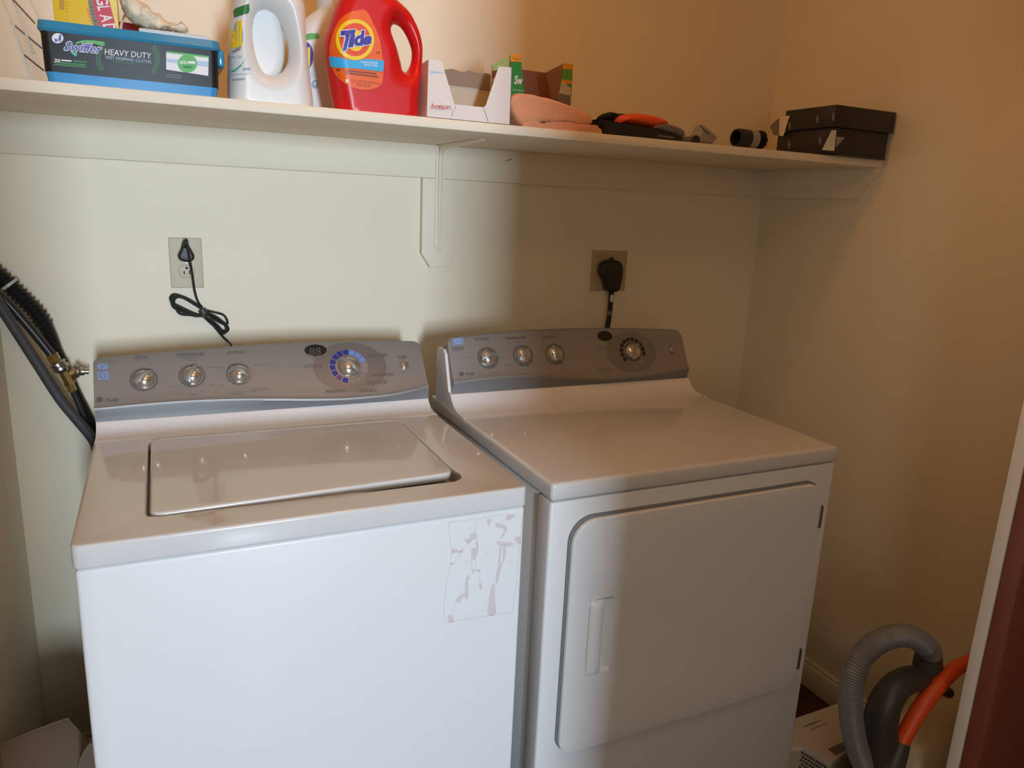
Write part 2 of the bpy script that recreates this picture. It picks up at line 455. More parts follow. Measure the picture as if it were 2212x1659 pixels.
# ================================================================== SETTING
XL, XR, YF = -0.1837, 1.8894, -1.10
H = 2.42
def sbox(name, m, *a, bev=0.):
    return struct(MB().box(*a, bev=bev).build(name, m))
sbox('floor', 'floor', -2.2, 2.9, -5.3, .1, -.06, 0)
sbox('ceiling', 'ceil', -2.2, 2.9, -5.3, .1, H, H + .06)
sbox('wall_back', 'wall', XL - .1, XR + .1, 0, .1, 0, H)
sbox('wall_left', 'wall', XL - .1, XL, YF, 0, 0, H)
sbox('wall_right', 'wall', XR, XR + .1, YF, 0, 0, H)
sbox('wall_front', 'wall', 1.56, 2.9, YF - .018, YF, 0, H)
sbox('wall_front_left', 'wall', -2.2, XL - .1, YF - .1, YF, 0, H)
sbox('wall_header', 'wall', XL - .1, 1.56, YF - .1, YF, 2.08, H)
sbox('wall_hall', 'wall', .575, 2.9, -2.75, -2.62, 0, H)  # unseen hall walls; the gap between them is set to trim the daylight
sbox('wall_hall_left', 'wall', -2.2, .07, -2.75, -2.62, 0, H)
sbox('wall_hall_header', 'wall', .07, .575, -2.75, -2.62, 2.08, H)
sbox('wall_hall_right', 'wall', 2.9, 3.0, -5.3, YF, 0, H)
sbox('wall_hall_side', 'wall', -2.3, -2.2, -5.3, YF, 0, H)
# far wall with the window and an added second opening
wf = MB(); wf.box(-2.2, -2.0, -5.4, -5.3, 0, H); wf.box(-.9, .10, -5.4, -5.3, 0, H); wf.box(-2.0, -.9, -5.4, -5.3, 0, .95); wf.box(-2.0, -.9, -5.4, -5.3, 2.1, H); wf.box(.42, 2.9, -5.4, -5.3, 0, H); wf.box(.10, .42, -5.4, -5.3, 0, .95); wf.box(.10, .42, -5.4, -5.3, 2.1, H)
struct(wf.build('wall_far', 'wall'))
wn = MB(); wn.box(.10, .12, -5.36, -5.3, .95, 2.1); wn.box(.40, .42, -5.36, -5.3, .95, 2.1); wn.box(.12, .40, -5.36, -5.3, .95, .98); wn.box(.12, .40, -5.36, -5.3, 2.07, 2.1)
struct(wn.build('window_1', 'trim'))
wn = MB(); wn.box(-2.0, -1.97, -5.36, -5.3, .95, 2.1); wn.box(-.93, -.9, -5.36, -5.3, .95, 2.1); wn.box(-1.97, -.93, -5.36, -5.3, .95, .98); wn.box(-1.97, -.93, -5.36, -5.3, 2.07, 2.1)
struct(wn.build('added_window', 'trim'))  # unseen frame, added to go with the side fill light
# right-hand jamb and the wooden door folded back beside it
jb = MB(); jb.box(1.545, 1.56, YF - .020, YF + .004, 0, 2.08, bev=.002); struct(jb.build('trim_1', 'jamb'))
dr = MB(); dr.box(1.5455, 2.12, YF - .056, YF - .022, .012, 2.05, bev=.003); struct(dr.build('door_1', 'door'))
# baseboards with a stepped top
bb = MB(); bb.box(XR - .012, XR, YF, -.012, 0, .075, bev=.002); bb.box(XR - .007, XR, YF, -.012, .075, .088, bev=.002); struct(bb.build('baseboard_right', 'trim'))
bb = MB(); bb.box(XL, XR, -.012, 0, 0, .075, bev=.002); bb.box(XL, XR, -.007, 0, .075, .088, bev=.002); struct(bb.build('baseboard_back', 'trim'))
bb = MB(); bb.box(XL, XL + .012, YF, -.012, 0, .075, bev=.002); struct(bb.build('baseboard_left', 'trim'))

# ceiling lamp of the closet
t = thing('ceiling_lamp', 'round frosted ceiling lamp over the washer and dryer', 'lamp', (.62, -.68, H))
MB().lathe([(.07, 0), (.07, .018), (.055, .03)], (.62, -.68, H), (0, 0, -1)).build('lamp_base', 'trim', t)
MB().lathe([(.03, .03), (.052, .045), (.062, .07), (.06, .10), (.045, .122), (.02, .132), (.004, .134)], (.62, -.68, H), (0, 0, -1)).build('lamp_globe', 'globe', t)

# cleats under the shelf
SZ, SY = 1.5583, -.4387        # underside and front of shelf
ST = SZ + .019
cl = MB(); cl.box(XL, XR, -.019, 0, 1.4766, SZ, bev=.0012)
struct(cl.build('trim_2', 'trim'))
cb = outline_bm([[(.750, 1.4762), (.750, 1.288), (.774, 1.252), (.818, 1.252), (.841, 1.285), (.841, 1.4762)]], .0095, .0012, XZ(-.0098))
struct(MB().bm(cb).build('trim_3', 'trim'))
pr = [(-.019, 1.4766), (-.019, SZ), (-.432, SZ), (-.432, 1.545), (-.372, 1.4766)]
struct(MB().slab([(XR, y, z) for y, z in pr], (-.019, 0, 0)).build('trim_4', 'trim'))

# ================================================================== SHELF
sh = MB(); sh.box(XL + .001, XR - .004, SY, -.0005, SZ, ST, bev=.0018)
tag(sh.build('wall_shelf', 'trim'), 'long white painted board shelf above the washer and dryer', 'shelf')
mk = MB(); a = UY(1092, 348, -.0196); b = UY(1107, 343, -.0196); mk.tube([a, b], .0008, n=6)
tag(mk.build('bent_staple', 'dkgrey'), 'small dark staple in the white cleat under the shelf, right of the bracket', 'staple')

# shelf bracket
t = thing('shelf_bracket', 'white painted metal bracket holding up the middle of the shelf', 'bracket', (.795, -.0197, 1.29))
x = .795
leg = outline_bm([[(x - .0115, 1.5575), (x - .0115, 1.31), (x - .006, 1.290), (x + .006, 1.290), (x + .0115, 1.31), (x + .0115, 1.5575)]], .0012, .0006, XZ(-.0209))
MB().bm(leg).build('wall_leg', 'trim', t)
rb = MB(); rb.tube([(x, -.0222, 1.548), (x, -.0222, 1.45), (x, -.0222, 1.315)], [.0062, .0055, .003], n=12)
rb.build('rib', 'trim', t)
arm = MB(); arm.slab([(x - .011, -.0222, 1.5575), (x + .011, -.0222, 1.5575), (x + .011, -.30, 1.5575), (x, -.315, 1.5575), (x - .011, -.30, 1.5575)], (0, 0, -.0022))
arm.tube([(x, -.024, 1.5535), (x, -.20, 1.5545), (x, -.30, 1.5555)], [.006, .0045, .002], n=10)
arm.tube([(x, -.0225, 1.53), (x, -.03, 1.545), (x, -.05, 1.553)], [.006, .006, .006], n=10)
arm.build('shelf_arm', 'trim', t)
MB().lathe([(.0001, .006), (.004, .0055), (.0068, .003), (.0072, 0)][::-1], (x, -.0215, 1.303), (0, -1, 0), n=20).build('screw', 'trim', t)

# ================================================================== CONSOLE (shared by both machines)
def console(root, x0, x1, y0, z0, y1, z1, yb, zb, crease, top, inset=0.):
    """face plane runs (y0,z0)->(y1,z1); crease/top: [(x, s)] along that plane; chin bottom edge at (yb, zb)"""
    dy, dz = y1 - y0, z1 - z0; L = math.hypot(dy, dz); dy /= L; dz /= L
    o = Vector((0, y0, z0)); sd = Vector((0, dy, dz)); nrm = Vector((0, -dz, dy))
    def interp(T, x):
        n = len(T)
        if x <= T[0][0]: return T[0][1]
        if x >= T[-1][0]: return T[-1][1]
        for i in range(n - 1):
            if T[i][0] <= x <= T[i + 1][0]:
                t = (x - T[i][0]) / (T[i + 1][0] - T[i][0])
                p0 = T[max(i - 1, 0)][1]; p1 = T[i][1]; p2 = T[i + 1][1]; p3 = T[min(i + 2, n - 1)][1]
                return .5 * (2 * p1 + (-p0 + p2) * t + (2 * p0 - 5 * p1 + 4 * p2 - p3) * t * t + (-p0 + 3 * p1 - 3 * p2 + p3) * t ** 3)
    N = 60; xs = []
    for i in range(N + 1):
        xs.append(x0 + (x1 - x0) * i / N)
    xs = [x0 + .001, x0 + .003, x0 + .006, x0 + .010] + xs[2:-2] + [x1 - .014, x1 - .009, x1 - .005, x1 - .002, x1]
    xs = sorted(set([x0] + xs))
    mb = MB(); rows = []; RC = .014
    for x in xs:
        c = interp(crease, x); tp = interp(top, x)
        e = 0
        for xe in (x0, x1):
            dd = abs(x - xe)
            if dd < RC: e = max(e, RC - math.sqrt(max(0, RC * RC - (RC - dd) ** 2)))
        tp2 = tp - e
        P = []
        P.append(Vector((x, yb + .02, zb + .0)))
        P.append(Vector((x, yb, zb)))
        crp = o + sd * c + nrm * .0035
        crl = o + sd * (c - .0035) + nrm * .0015
        b0 = Vector((0, yb, zb)); mid = (b0 + (o + sd * (c - .002))) / 2 - nrm * .0006
        for q in (mid, crl, crp, o + sd * (c + .004) + nrm * .0014): P.append(Vector((x, q.y, q.z)))
        for k in range(0, 5):
            q = o + sd * (c + .009 + (tp2 - .010 - c - .009) * k / 4); P.append(Vector((x, q.y, q.z)))
        r = .009
        for a in (22, 45, 67, 90):
            aa = math.radians(a); q = o + sd * (tp2 - .010 + r * math.sin(aa)) - nrm * (r - r * math.cos(aa)); P.append(Vector((x, q.y, q.z)))
        q = o + sd * (tp2 - .004) - nrm * .045; P.append(Vector((x, q.y, q.z)))
        q = o + sd * (tp2 - .02) - nrm * .052; P.append(Vector((x, q.y, q.z)))
        P.append(Vector((x, yb + .06, zb + .0)))
        rows.append(P)
    m = len(rows[0]); vs = [p for r_ in rows for p in r_]; fs = []; mi = []
    for i in range(len(rows) - 1):
        for k in range(m):
            k2 = (k + 1) % m; fs.append([i * m + k, i * m + k2, (i + 1) * m + k2, (i + 1) * m + k]); mi.append(1 if k in (0, 1, 2) else 0)
    fs.append(list(range(m))); mi.append(0); fs.append([(len(rows) - 1) * m + k for k in range(m)][::-1]); mi.append(0)
    for f, q in zip(fs, mi): pass
    mb.v = vs; mb.f = fs; mb.mi = mi
    c = mb.build('control_panel', ['silver', 'chin'], root, ang=28)
    off = nrm * .0006
    def plane(px, py, h=.0006): return UP(px, py, o + nrm * h, nrm)
    def at(x, s, h=.0006): return Vector((x, 0, 0)) + o + sd * s + nrm * h
    return c, plane, at, sd, nrm

def small_knob(panel, at, sd, nrm, x, s, ang, rdome=.0195, rring=.026, name='knob'):
    X = Vector((1, 0, 0)); c = at(x, s, 0)
    r1 = MB(); r1.lathe([(rring, 0), (rring, .0012), (rring - .0035, .0012), (rring - .0035, .0004)], c, nrm, n=40, cap=False)
    ring = r1.build('dial_ring', 'ring', panel)
    r2 = MB(); r2.lathe([(rring - .0035, .0003), (rring - .0035, .001), (rdome, .001)], c, nrm, n=40, cap=False); r2.build('dial_well', 'ring_lt', panel)
    k = MB(); k.lathe([(rdome, 0), (rdome, .004), (rdome * .96, .007), (rdome * .8, .0115), (rdome * .55, .0145), (rdome * .25, .016), (.0004, .0163)], c, nrm, n=40)
    kn = k.build(name, 'knob', panel)
    # curved grip ridge across the dome
    d = X * math.cos(ang) + sd * math.sin(ang); p = nrm.cross(d)
    g = MB(); pts = []; N = 12; vs = []; fs = []
    for i in range(N + 1):
        u = -1 + 2 * i / N
        hh = .0200 - .006 * u * u; wdt = .0058 - .0010 * u
        bend = .0035 * (1 - u * u)
        ce = c + d * u * rdome * 1.04 + p * bend
        for (a_, h_) in ((-wdt, .002), (-wdt * .75, hh * .92), (0, hh), (wdt * .75, hh * .92), (wdt, .002)):
            vs.append(ce + p * a_ + nrm * h_)
    for i in range(N):
        for q in range(4): fs.append([i * 5 + q, i * 5 + q + 1, (i + 1) * 5 + q + 1, (i + 1) * 5 + q])
        fs.append([i * 5 + 4, i * 5, (i + 1) * 5, (i + 1) * 5 + 4])
    fs.append([0, 1, 2, 3, 4]); fs.append([N * 5 + q for q in range(5)])
    g.add(vs, fs); g.build('grip', 'knob_grip', kn, ang=50)
    return kn

# ================================================================== WASHER
WY = -.8133; WT = .9483
t = thing('washing_machine', 'white top-loading washer with closed lid and silver control panel, left of the dryer', 'washer', (.343, -.45, 0))
W_ = t
b = MB(); b.box(.003, .683, WY + .003, -.13, .02, .9115, bev=.006, seg=3); b.build('cabinet', 'enamel', t)
for fx in (.05, .636):
    for fy in (-.76, -.18): MB().lathe([(.02, 0), (.02, .012), (.01, .014), (.01, .022)], (fx, fy, 0), (0, 0, 1), n=16).build('foot', 'dkgrey', t)
lx0, lx1, ly0, ly1 = .097, .588, -.738, -.362
hole = []
g = .004
hole = [(lx0 - g, ly1 - .02), (lx0 - g, ly0 + .015), (lx0 - .001, ly0 + .002), (lx0 + .015, ly0 - g), (.40, ly0 - g), (.425, ly0 - .008), (.575, ly0 - .008), (.592, ly0 + .004), (lx1 + .010, ly0 + .022), (lx1 + .005, ly0 + .06), (lx1 + g, ly1 - .02), (lx1 + .001, ly1 + .001), (lx1 - .02, ly1 + g), (lx0 + .02, ly1 + g), (lx0 - .001, ly1 + .001)]
deck = outline_bm([rrect(0, .686, WY, -.14, [.01, .01, .012, .012], 4), hole], .0183, .0045, lambda u, v, d: Vector((u, v, .930 + d)), seg=4)
MB().bm(deck).build('top_deck', 'enamel_top', t, ang=40)
MB().box(lx0 - .012, lx1 + .016, ly0 - .022, ly1 + .012, .914, .919).build('lid_recess', 'enamel_side', t)
lid = outline_bm([rrect(lx0, lx1, ly0, ly1, [.022, .022, .02, .024], 8)], .008, .004, lambda u, v, d: Vector((u, v + (.024 * min(1, max(0, (u - .40) / .16)) if v < -.65 else 0), .9435 + d)), seg=4)
ld = MB().bm(lid).build('lid', 'enamel_top', t, ang=40)
MB().box(.42, .580, ly0 - .010, ly0 + .05, .9195, .9225).build('finger_gap_shade', 'dkgrey', t)  # dark grey plate stands in for the shade in this gap
# rear housing: white cove rising to the console
yb, zb = -.2807, .9705
prof = [(-.352, .9478), (-.345, .9484), (-.337, .9500), (-.331, .9492), (-.316, .9500), (-.305, .9525), (-.296, .9565), (-.289, .9620), (-.2845, .9670), (yb - .001, zb - .0005), (yb + .012, zb + .003), (-.215, 1.062), (-.16, 1.066), (-.148, 1.055), (-.145, .93), (-.352, .93)]
hs = MB(); hs.slab([(.0015, y, z) for y, z in prof], (.683, 0, 0)); hs.build('rear_housing', 'enamel', t, ang=30)
crease = [(0, .0149), (.0787, .0177), (.1636, .0190), (.26, .0160), (.345, .0100), (.42, .0040), (.483, .0008), (.55, .0012), (.599, .0040), (.65, .0115), (.6855, .0185)]
top = [(0, .132), (.171, .1427), (.360, .1500), (.515, .1500), (.6, .1475), (.6575, .1445), (.6855, .1425)]
panel, pl, at, sd, nrm = console(t, .0005, .6855, -.29, .985, -.2037, 1.0922, yb, zb, crease, top)
X = Vector((1, 0, 0))
small_knob(panel, at, sd, nrm, .0902, .0735, math.radians(38))
small_knob(panel, at, sd, nrm, .1804, .0763, math.radians(62))
small_knob(panel, at, sd, nrm, .2722, .0750, math.radians(-28))
# oval field behind the cycle dial
def ell(at, cx, cs, rx, rs, n=48, h=.0004, a0=0., a1=2 * PI, close=False):
    return [at(cx + rx * math.cos(a0 + (a1 - a0) * i / n), cs + rs * math.sin(a0 + (a1 - a0) * i / n), h) for i in range(n + (1 if close else 0))]
ov = MB(); ov.poly(ell(at, .512, .079, .083, .0625, h=.0008)); ov.build('dial_field', 'silver_dk', panel)
def dial_ring(panel, at, cx, cs, r0, r1, cols, n, a_start, name, outl=()):
    mb = MB(); mats = []
    for i, c in enumerate(cols):
        if c is None: continue
        if c not in mats: mats.append(c)
        a0 = a_start - 2 * PI * i / n + .03; a1 = a0 - 2 * PI / n + .06
        out = [at(cx + r1 * math.cos(a0 + (a1 - a0) * k / 4), cs + r1 * math.sin(a0 + (a1 - a0) * k / 4), .0016) for k in range(5)]
        inn = [at(cx + r0 * math.cos(a0 + (a1 - a0) * k / 4), cs + r0 * math.sin(a0 + (a1 - a0) * k / 4), .0016) for k in range(4, -1, -1)]
        mb.poly(out + inn, mats.index(c))
    for i in outl:
        a0 = a_start - 2 * PI * i / n + .05; a1 = a0 - 2 * PI / n + .10; rA, rB = r0 + .001, r1 - .001
        pts = [at(cx + rB * math.cos(a0), cs + rB * math.sin(a0), .0020), at(cx + rB * math.cos(a1), cs + rB * math.sin(a1), .0020), at(cx + rA * math.cos(a1), cs + rA * math.sin(a1), .0020), at(cx + rA * math.cos(a0), cs + rA * math.sin(a0), .0020)]
        mb.strip(pts, .0008, nrm, len(mats), closed=True)
    if outl: mats.append('ink')
    return mb.build(name, mats, panel, recalc=False)
bs = MB(); bs.lathe([(.0445, 0), (.0445, .0012), (.026, .0012)], at(.5075, .0795, .0002), nrm, n=48, cap=False); bs.build('dial_plate', 'ring_lt', panel)
cols = ['blue_dk', 'blue_lt', 'blue_lt', 'blue_lt', 'mauve', 'mauve', 'silver', 'silver', 'silver', 'blue_dk', 'purple', 'blue_dk', 'blue_dk', 'blue_dk', 'blue_dk', 'blue_dk', ]
dial_ring(panel, at, .5075, .0795, .030, .0425, cols, 16, math.radians(100), 'cycle_ring', outl=(6, 7, 8))
small_knob(panel, at, sd, nrm, .5075, .0795, math.radians(-42), rdome=.024, rring=.029, name='cycle_knob')
dw = MB(); dw.poly(ell(at, .440, .1242, .0245, .0145, h=.0010)); dsp = dw.build('display', 'lcd', panel)
dm = MB(); text(dm, '88', [(668, 752), (693, 751), (693, 767), (668, 768)], lambda a, b: UP(a, b, at(0, 0, .0016), nrm)); dm.build('display_digits', 'lcd_seg', dsp)
rg = MB(); rg.strip(ell(at, .440, .1242, .0262, .0160, h=.0010), .0022, nrm, closed=True); rg.build('display_bezel', 'ring_lt', panel)
sb = MB(); sb.lathe([(.0105, 0), (.0105, .002), (.009, .003)], at(.6371, .0746, 0), nrm, n=28); sb.lathe([(.0088, .003), (.0075, .0045), (.004, .0055), (.0003, .0058)], at(.6371, .0746, 0), nrm, n=28, mi=1); sb.build('start_button', ['ring_lt', 'knob'], panel)
P3 = lambda a, b: UP(a, b, at(0, 0, .0012), nrm)
tx = MB()
def line_text(mb, s, cx, cy, wpx, hpx, plane, mi=0, slope=-.045, **k):
    dx = wpx / 2; dy = hpx / 2
    text(mb, s, [(cx - dx, cy - dy - slope * -1 * 0 + slope * -dx), (cx + dx, cy - dy + slope * dx), (cx + dx, cy + dy + slope * dx), (cx - dx, cy + dy + slope * -dx)], plane, mi, **k)
for s, cx, cy, wd, h in (('SIGNAL', 306, 771, 32, 6), ('TEMPERATURE', 411, 766, 62, 7), ('SETTINGS', 511, 761, 41, 6), ('COTTONS', 676, 791, 39, 7), ('PREWASH', 725, 845, 41, 7), ('CASUALS', 795, 843, 36, 7), ('DELICATES', 815, 826, 42, 7), ('HANDWASH', 826, 809, 48, 7), ('EASY CARE', 817, 768, 40, 7), ('START', 870, 771, 20, 6)):
    line_text(tx, s, cx, cy, wd, h, P3, slope=-.05)
line_text(tx, 'Profile', 242, 864, 29, 9, P3, shear=.4, slope=-.05)
tx.poly([P3(215 + 7 * math.cos(q * PI / 10), 863 + 6 * math.sin(q * PI / 10)) for q in range(20)])
P4 = lambda a, b: UP(a, b, at(0, 0, .0016), nrm)
text(tx, 'GE', [(210.5, 860), (219.5, 860), (219.5, 866), (210.5, 866)], P4, 1, shear=.3)
tx.strip([P4(215 + 5.8 * math.cos(q * PI / 10), 863 + 5 * math.sin(q * PI / 10)) for q in range(20)], .0005, nrm, 1, closed=True)
tx.build('panel_lettering', ['ink', 'ring_lt'], panel, recalc=False)
# small dashes for the tiny legends round each knob
sm = MB()
def dash(mb, px, py, wd, h=1.5, mi=0): mb.poly([P3(px - wd / 2, py - h / 2 + wd * .02), P3(px + wd / 2, py - h / 2 - wd * .02), P3(px + wd / 2, py + h / 2 - wd * .02), P3(px - wd / 2, py + h / 2 + wd * .02)], mi)
for q in ((232, 779, 42), (306, 777, 24), (410, 773, 44), (413, 778, 20), (512, 777, 8), (455, 793, 12), (473, 794, 14), (458, 831, 12), (477, 832, 10), (374, 835, 14), (389, 850, 14), (418, 851, 18), (515, 846, 22), (513, 851, 34), (560, 840, 40), (565, 787, 40), (547, 845, 20), (720, 785, 20), (790, 775, 16), (803, 777, 18), (803, 790, 8), (692, 800, 30), (700, 815, 28), (715, 829, 20), (745, 752, 10), (768, 751, 14), (782, 836, 12), (873, 803, 18), (868, 775, 12), (765, 838, 16)):
    dash(sm, *q)
sm.build('fine_print', 'ink_soft', panel, recalc=False)
es = MB()
es.poly([P3(222 + 13 * math.cos(q * PI / 10), 792 + 6.5 * math.sin(q * PI / 10)) for q in range(20)]); es.poly([P3(209, 804), P3(233, 801), P3(236, 820), P3(212, 822)])
text(es, 'E', [(218, 789), (226, 788), (226, 795), (218, 796)], P4, 1, shear=.3); es.strip([P4(222 + 6 * math.cos(q * PI / 8), 811 + 6 * math.sin(q * PI / 8)) for q in range(16)], .0012, nrm, 1, closed=True)
es.poly([P3(238, 817), P3(250, 816), P3(250, 817.5), P3(238, 818.5)])
es.build('energy_sticker', ['estar', 'ring_lt'], panel, recalc=False)
pk = MB(); pk.strip([at(.2722 + .0245 * math.cos(a_), .075 + .0245 * math.sin(a_), .0018) for a_ in [math.radians(30 - 85 * i / 10) for i in range(11)]], .0016, nrm); pk.build('warm_arc', 'pinkline', panel, recalc=False)
# worn sticker residue on the front
R_ = MB()
Z = lambda a, b: UY(900 + a / 4.74, 1050 + b / 4.74, WY + .0027)
for poly_ in ([(550, 500), (590, 480), (620, 500), (615, 545), (580, 550), (560, 570), (530, 600), (500, 570), (495, 545), (545, 535)], [(570, 630), (630, 650), (620, 690), (600, 750), (565, 750), (560, 700)],
    [(360, 650), (380, 640), (440, 660), (475, 650), (450, 690), (400, 680), (365, 690)], [(350, 780), (380, 790), (400, 770), (375, 810), (345, 800)], [(570, 840), (600, 860), (650, 850), (640, 880), (600, 870), (570, 900)],
    [(515, 930), (540, 915), (540, 950), (520, 980), (530, 1000), (525, 1140), (495, 1145), (495, 1020)], [(470, 1105), (490, 1115), (440, 1190), (400, 1180), (420, 1140)], [(820, 570), (850, 570), (980, 580), (985, 605), (900, 630), (860, 620), (820, 590)],
    [(850, 640), (870, 640), (860, 780), (880, 790), (850, 900), (830, 990), (810, 985), (820, 880), (835, 800)], [(775, 1015), (800, 1010), (805, 1180), (810, 1310), (730, 1315), (740, 1180), (760, 1060)], [(720, 340), (765, 345), (745, 410), (725, 380)],
    [(810, 390), (850, 380), (920, 410), (910, 430), (820, 425)], [(900, 430), (925, 440), (900, 500), (845, 545), (880, 490)], [(920, 310), (980, 290), (1000, 320), (950, 345), (915, 340)], [(1000, 530), (1060, 520), (1065, 590), (1030, 590)],
    [(640, 990), (665, 1000), (665, 1055), (645, 1050)], [(330, 1320), (375, 1340), (370, 1390), (320, 1395)], [(605, 560), (630, 570), (632, 640), (615, 640)], [(885, 640), (915, 650), (900, 760), (880, 790), (885, 720)]):
    R_.poly([Z(*q) for q in closed_crom(poly_, 3)])
for ln in ([(330, 370), (335, 500), (360, 650), (345, 800), (310, 950), (290, 1120), (278, 1250), (290, 1395)], [(290, 1400), (500, 1365), (700, 1330), (985, 1290)], [(985, 1275), (1020, 1000), (1050, 650), (1080, 380), (1075, 310)], [(330, 372), (620, 335), (900, 290), (1075, 305)],
           [(620, 345), (600, 480)], [(400, 770), (480, 640)], [(400, 1190), (375, 1290)], [(560, 750), (560, 850)], [(600, 760), (610, 850)], [(650, 870), (640, 1000)], [(495, 775), (550, 770)], [(715, 650), (718, 720)], [(935, 775), (985, 785)]):
    R_.strip([Z(*q) for q in ln], .0008, (0, -1, 0))
for i in range(60):
    a_ = random.uniform(620, 1070); b_ = random.uniform(290, 430); q = random.uniform(2, 7); R_.poly([Z(a_, b_), Z(a_ + q * 2, b_ + q * .3), Z(a_ + q, b_ + q * 1.4)])
for i in range(30):
    a_ = random.uniform(300, 560); b_ = random.uniform(360, 520); q = random.uniform(2, 6); R_.poly([Z(a_, b_), Z(a_ + q * 2, b_ + q * .3), Z(a_ + q, b_ + q * 1.4)])
for i in range(30):
    a_ = random.uniform(700, 1000); b_ = random.uniform(1100, 1290); q = random.uniform(2, 5); R_.poly([Z(a_, b_), Z(a_ + q * 2, b_ + q * .3), Z(a_ + q, b_ + q * 1.4)])
o = R_.build('sticker_residue', 'residue', t, recalc=False); o['label'] = 'pinkish worn remains of a peeled sticker'

# ================================================================== DRYER
DX, DY, DT = .7289, -.8182, .9498
DW = .6945
t = thing('clothes_dryer', 'white front-loading dryer with silver control panel, right of the washer', 'dryer', (DX + .343, -.45, 0))
b = MB(); b.box(DX + .004, DX + DW - .004, -.764, -.17, .02, .9135, bev=.003); b.build('cabinet', 'enamel_side', t)
b = MB(); b.box(DX + .001, DX + DW - .001, DY + .001, -.7655, .02, .9135, bev=.006, seg=3); b.build('front_panel', 'enamel', t)
for fx in (DX + .05, DX + DW - .05):
    for fy in (-.76, -.22): MB().lathe([(.02, 0), (.02, .012), (.01, .014), (.01, .022)], (fx, fy, 0), (0, 0, 1), n=16).build('foot', 'dkgrey', t)
b = MB(); b.box(DX, DX + DW, DY - .002, -.172, .9155, DT, bev=.008, seg=4); b.build('top_panel', 'enamel_top', t)
yb, zb = -.3046, .983
prof = [(-.395, DT - .001), (-.375, DT), (-.355, .9512), (-.339, .9550), (-.327, .9610), (-.317, .9690), (-.310, .9775), (yb - .001, zb - .0005), (yb + .012, zb + .003), (-.262, 1.070), (-.250, 1.079), (-.215, 1.079), (-.207, 1.07), (-.205, .945), (-.395, .945)]
hs = MB(); hs.slab([(DX + .0015, y, z) for y, z in prof], (DW - .003, 0, 0)); hs.build('rear_housing', 'enamel', t, ang=30)
crease = [(DX + .010, .0190), (.80, .0235), (.8819, .0255), (.935, .0240), (.982, .0205), (1.06, .0120), (1.139, .0055), (1.21, .0045), (1.283, .0070), (1.35, .0110), (1.42, .0175)]
top = [(DX + .01, .1295), (.82, .1375), (.9023, .1432), (1.0317, .1452), (1.12, .1440), (1.211, .1414), (1.30, .1375), (1.388, .1325), (1.418, .1290)]
panel, pl, at, sd, nrm = console(t, DX + .0080, DX + DW - .006, -.315, .995, -.2542, 1.1099, yb, zb, crease, top)
for x_, s_, a_ in ((.8338, .074, 8), (.9281, .0755, 42), (1.017, .075, 112)): small_knob(panel, at, sd, nrm, x_, s_, math.radians(a_), rdome=.0205, rring=.027)
ov = MB(); ov.poly(ell(at, 1.245, .071, .077, .056, h=.0008)); ov.build('dial_field', 'silver_dk', panel)
bs = MB(); bs.lathe([(.041, 0), (.041, .0010), (.024, .0010)], at(1.2473, .071, .0002), nrm, n=48, cap=False); bs.build('dial_plate', 'ring_lt', panel)
cols = ['dark', 'dark', 'dark', 'dark', 'dark', 'dark', 'silver_dk', 'mauve', 'silver_dk', 'silver_dk', 'silver_dk', 'dark', 'dark', 'dark', 'dark', 'dark']
dial_ring(panel, at, 1.2473, .071, .029, .0395, cols, 16, math.radians(110), 'cycle_ring')
small_knob(panel, at, sd, nrm, 1.2473, .071, math.radians(48), rdome=.0225, rring=.027, name='cycle_knob')
dw = MB(); dw.poly(ell(at, 1.1715, .1172, .0225, .0135, h=.0012)); dw.build('display', 'lcd', panel)
sb = MB(); sb.lathe([(.0105, 0), (.0105, .002), (.009, .003)], at(1.3747, .072, 0), nrm, n=28); sb.lathe([(.0088, .003), (.0075, .0045), (.004, .0055), (.0003, .0058)], at(1.3747, .072, 0), nrm, n=28, mi=1); sb.build('start_button', ['ring', 'knob_grip'], panel)
P3 = lambda a, b: UP(a, b, at(0, 0, .0012), nrm); P4 = lambda a, b: UP(a, b, at(0, 0, .0016), nrm)
tx = MB()
for s, cx, cy, wd, h in (('SETTINGS', 1041, 732, 31, 5), ('TEMPERATURE', 1114, 730, 44, 5), ('DRYNESS', 1184, 728, 25, 5), ('STEAM', 989, 753, 24, 6)): line_text(tx, s, cx, cy, wd, h, P3, slope=-.04)
line_text(tx, 'Profile', 1015, 807, 20, 7, P3, shear=.4, slope=-.04)
tx.poly([P3(997 + 5 * math.cos(q * PI / 10), 808 + 4.6 * math.sin(q * PI / 10)) for q in range(20)])
text(tx, 'GE', [(993.5, 805.5), (1000.5, 805.5), (1000.5, 810.5), (993.5, 810.5)], P4, 1, shear=.3)
tx.build('panel_lettering', ['ink', 'ring_lt'], panel, recalc=False)
sm = MB()
for q in ((989, 757, 22), (1116, 738, 14), (1015, 772, 10), (1092, 755, 10), (1100, 789, 14), (1160, 786, 10), (1167, 769, 8), (1232, 764, 8), (1070, 805, 30), (1088, 770, 10), (1300, 755, 30), (1310, 797, 40), (1308, 802, 30), (1340, 740, 12), (1400, 735, 24), (1408, 745, 14), (1410, 772, 20), (1405, 798, 34), (1450, 741, 16), (1452, 768, 12), (1302, 750, 18)): dash(sm, *q)
sm.build('fine_print', 'ink_soft', panel, recalc=False)
es = MB(); es.poly([P3(976, 731), P3(1000, 729), P3(1002, 744), P3(979, 746)]); es.strip([P4(989 + 5 * math.cos(q * PI / 8), 737 + 4.5 * math.sin(q * PI / 8)) for q in range(16)], .0012, nrm, 1, closed=True)
es.build('energy_sticker', ['estar', 'paleblue'], panel, recalc=False)
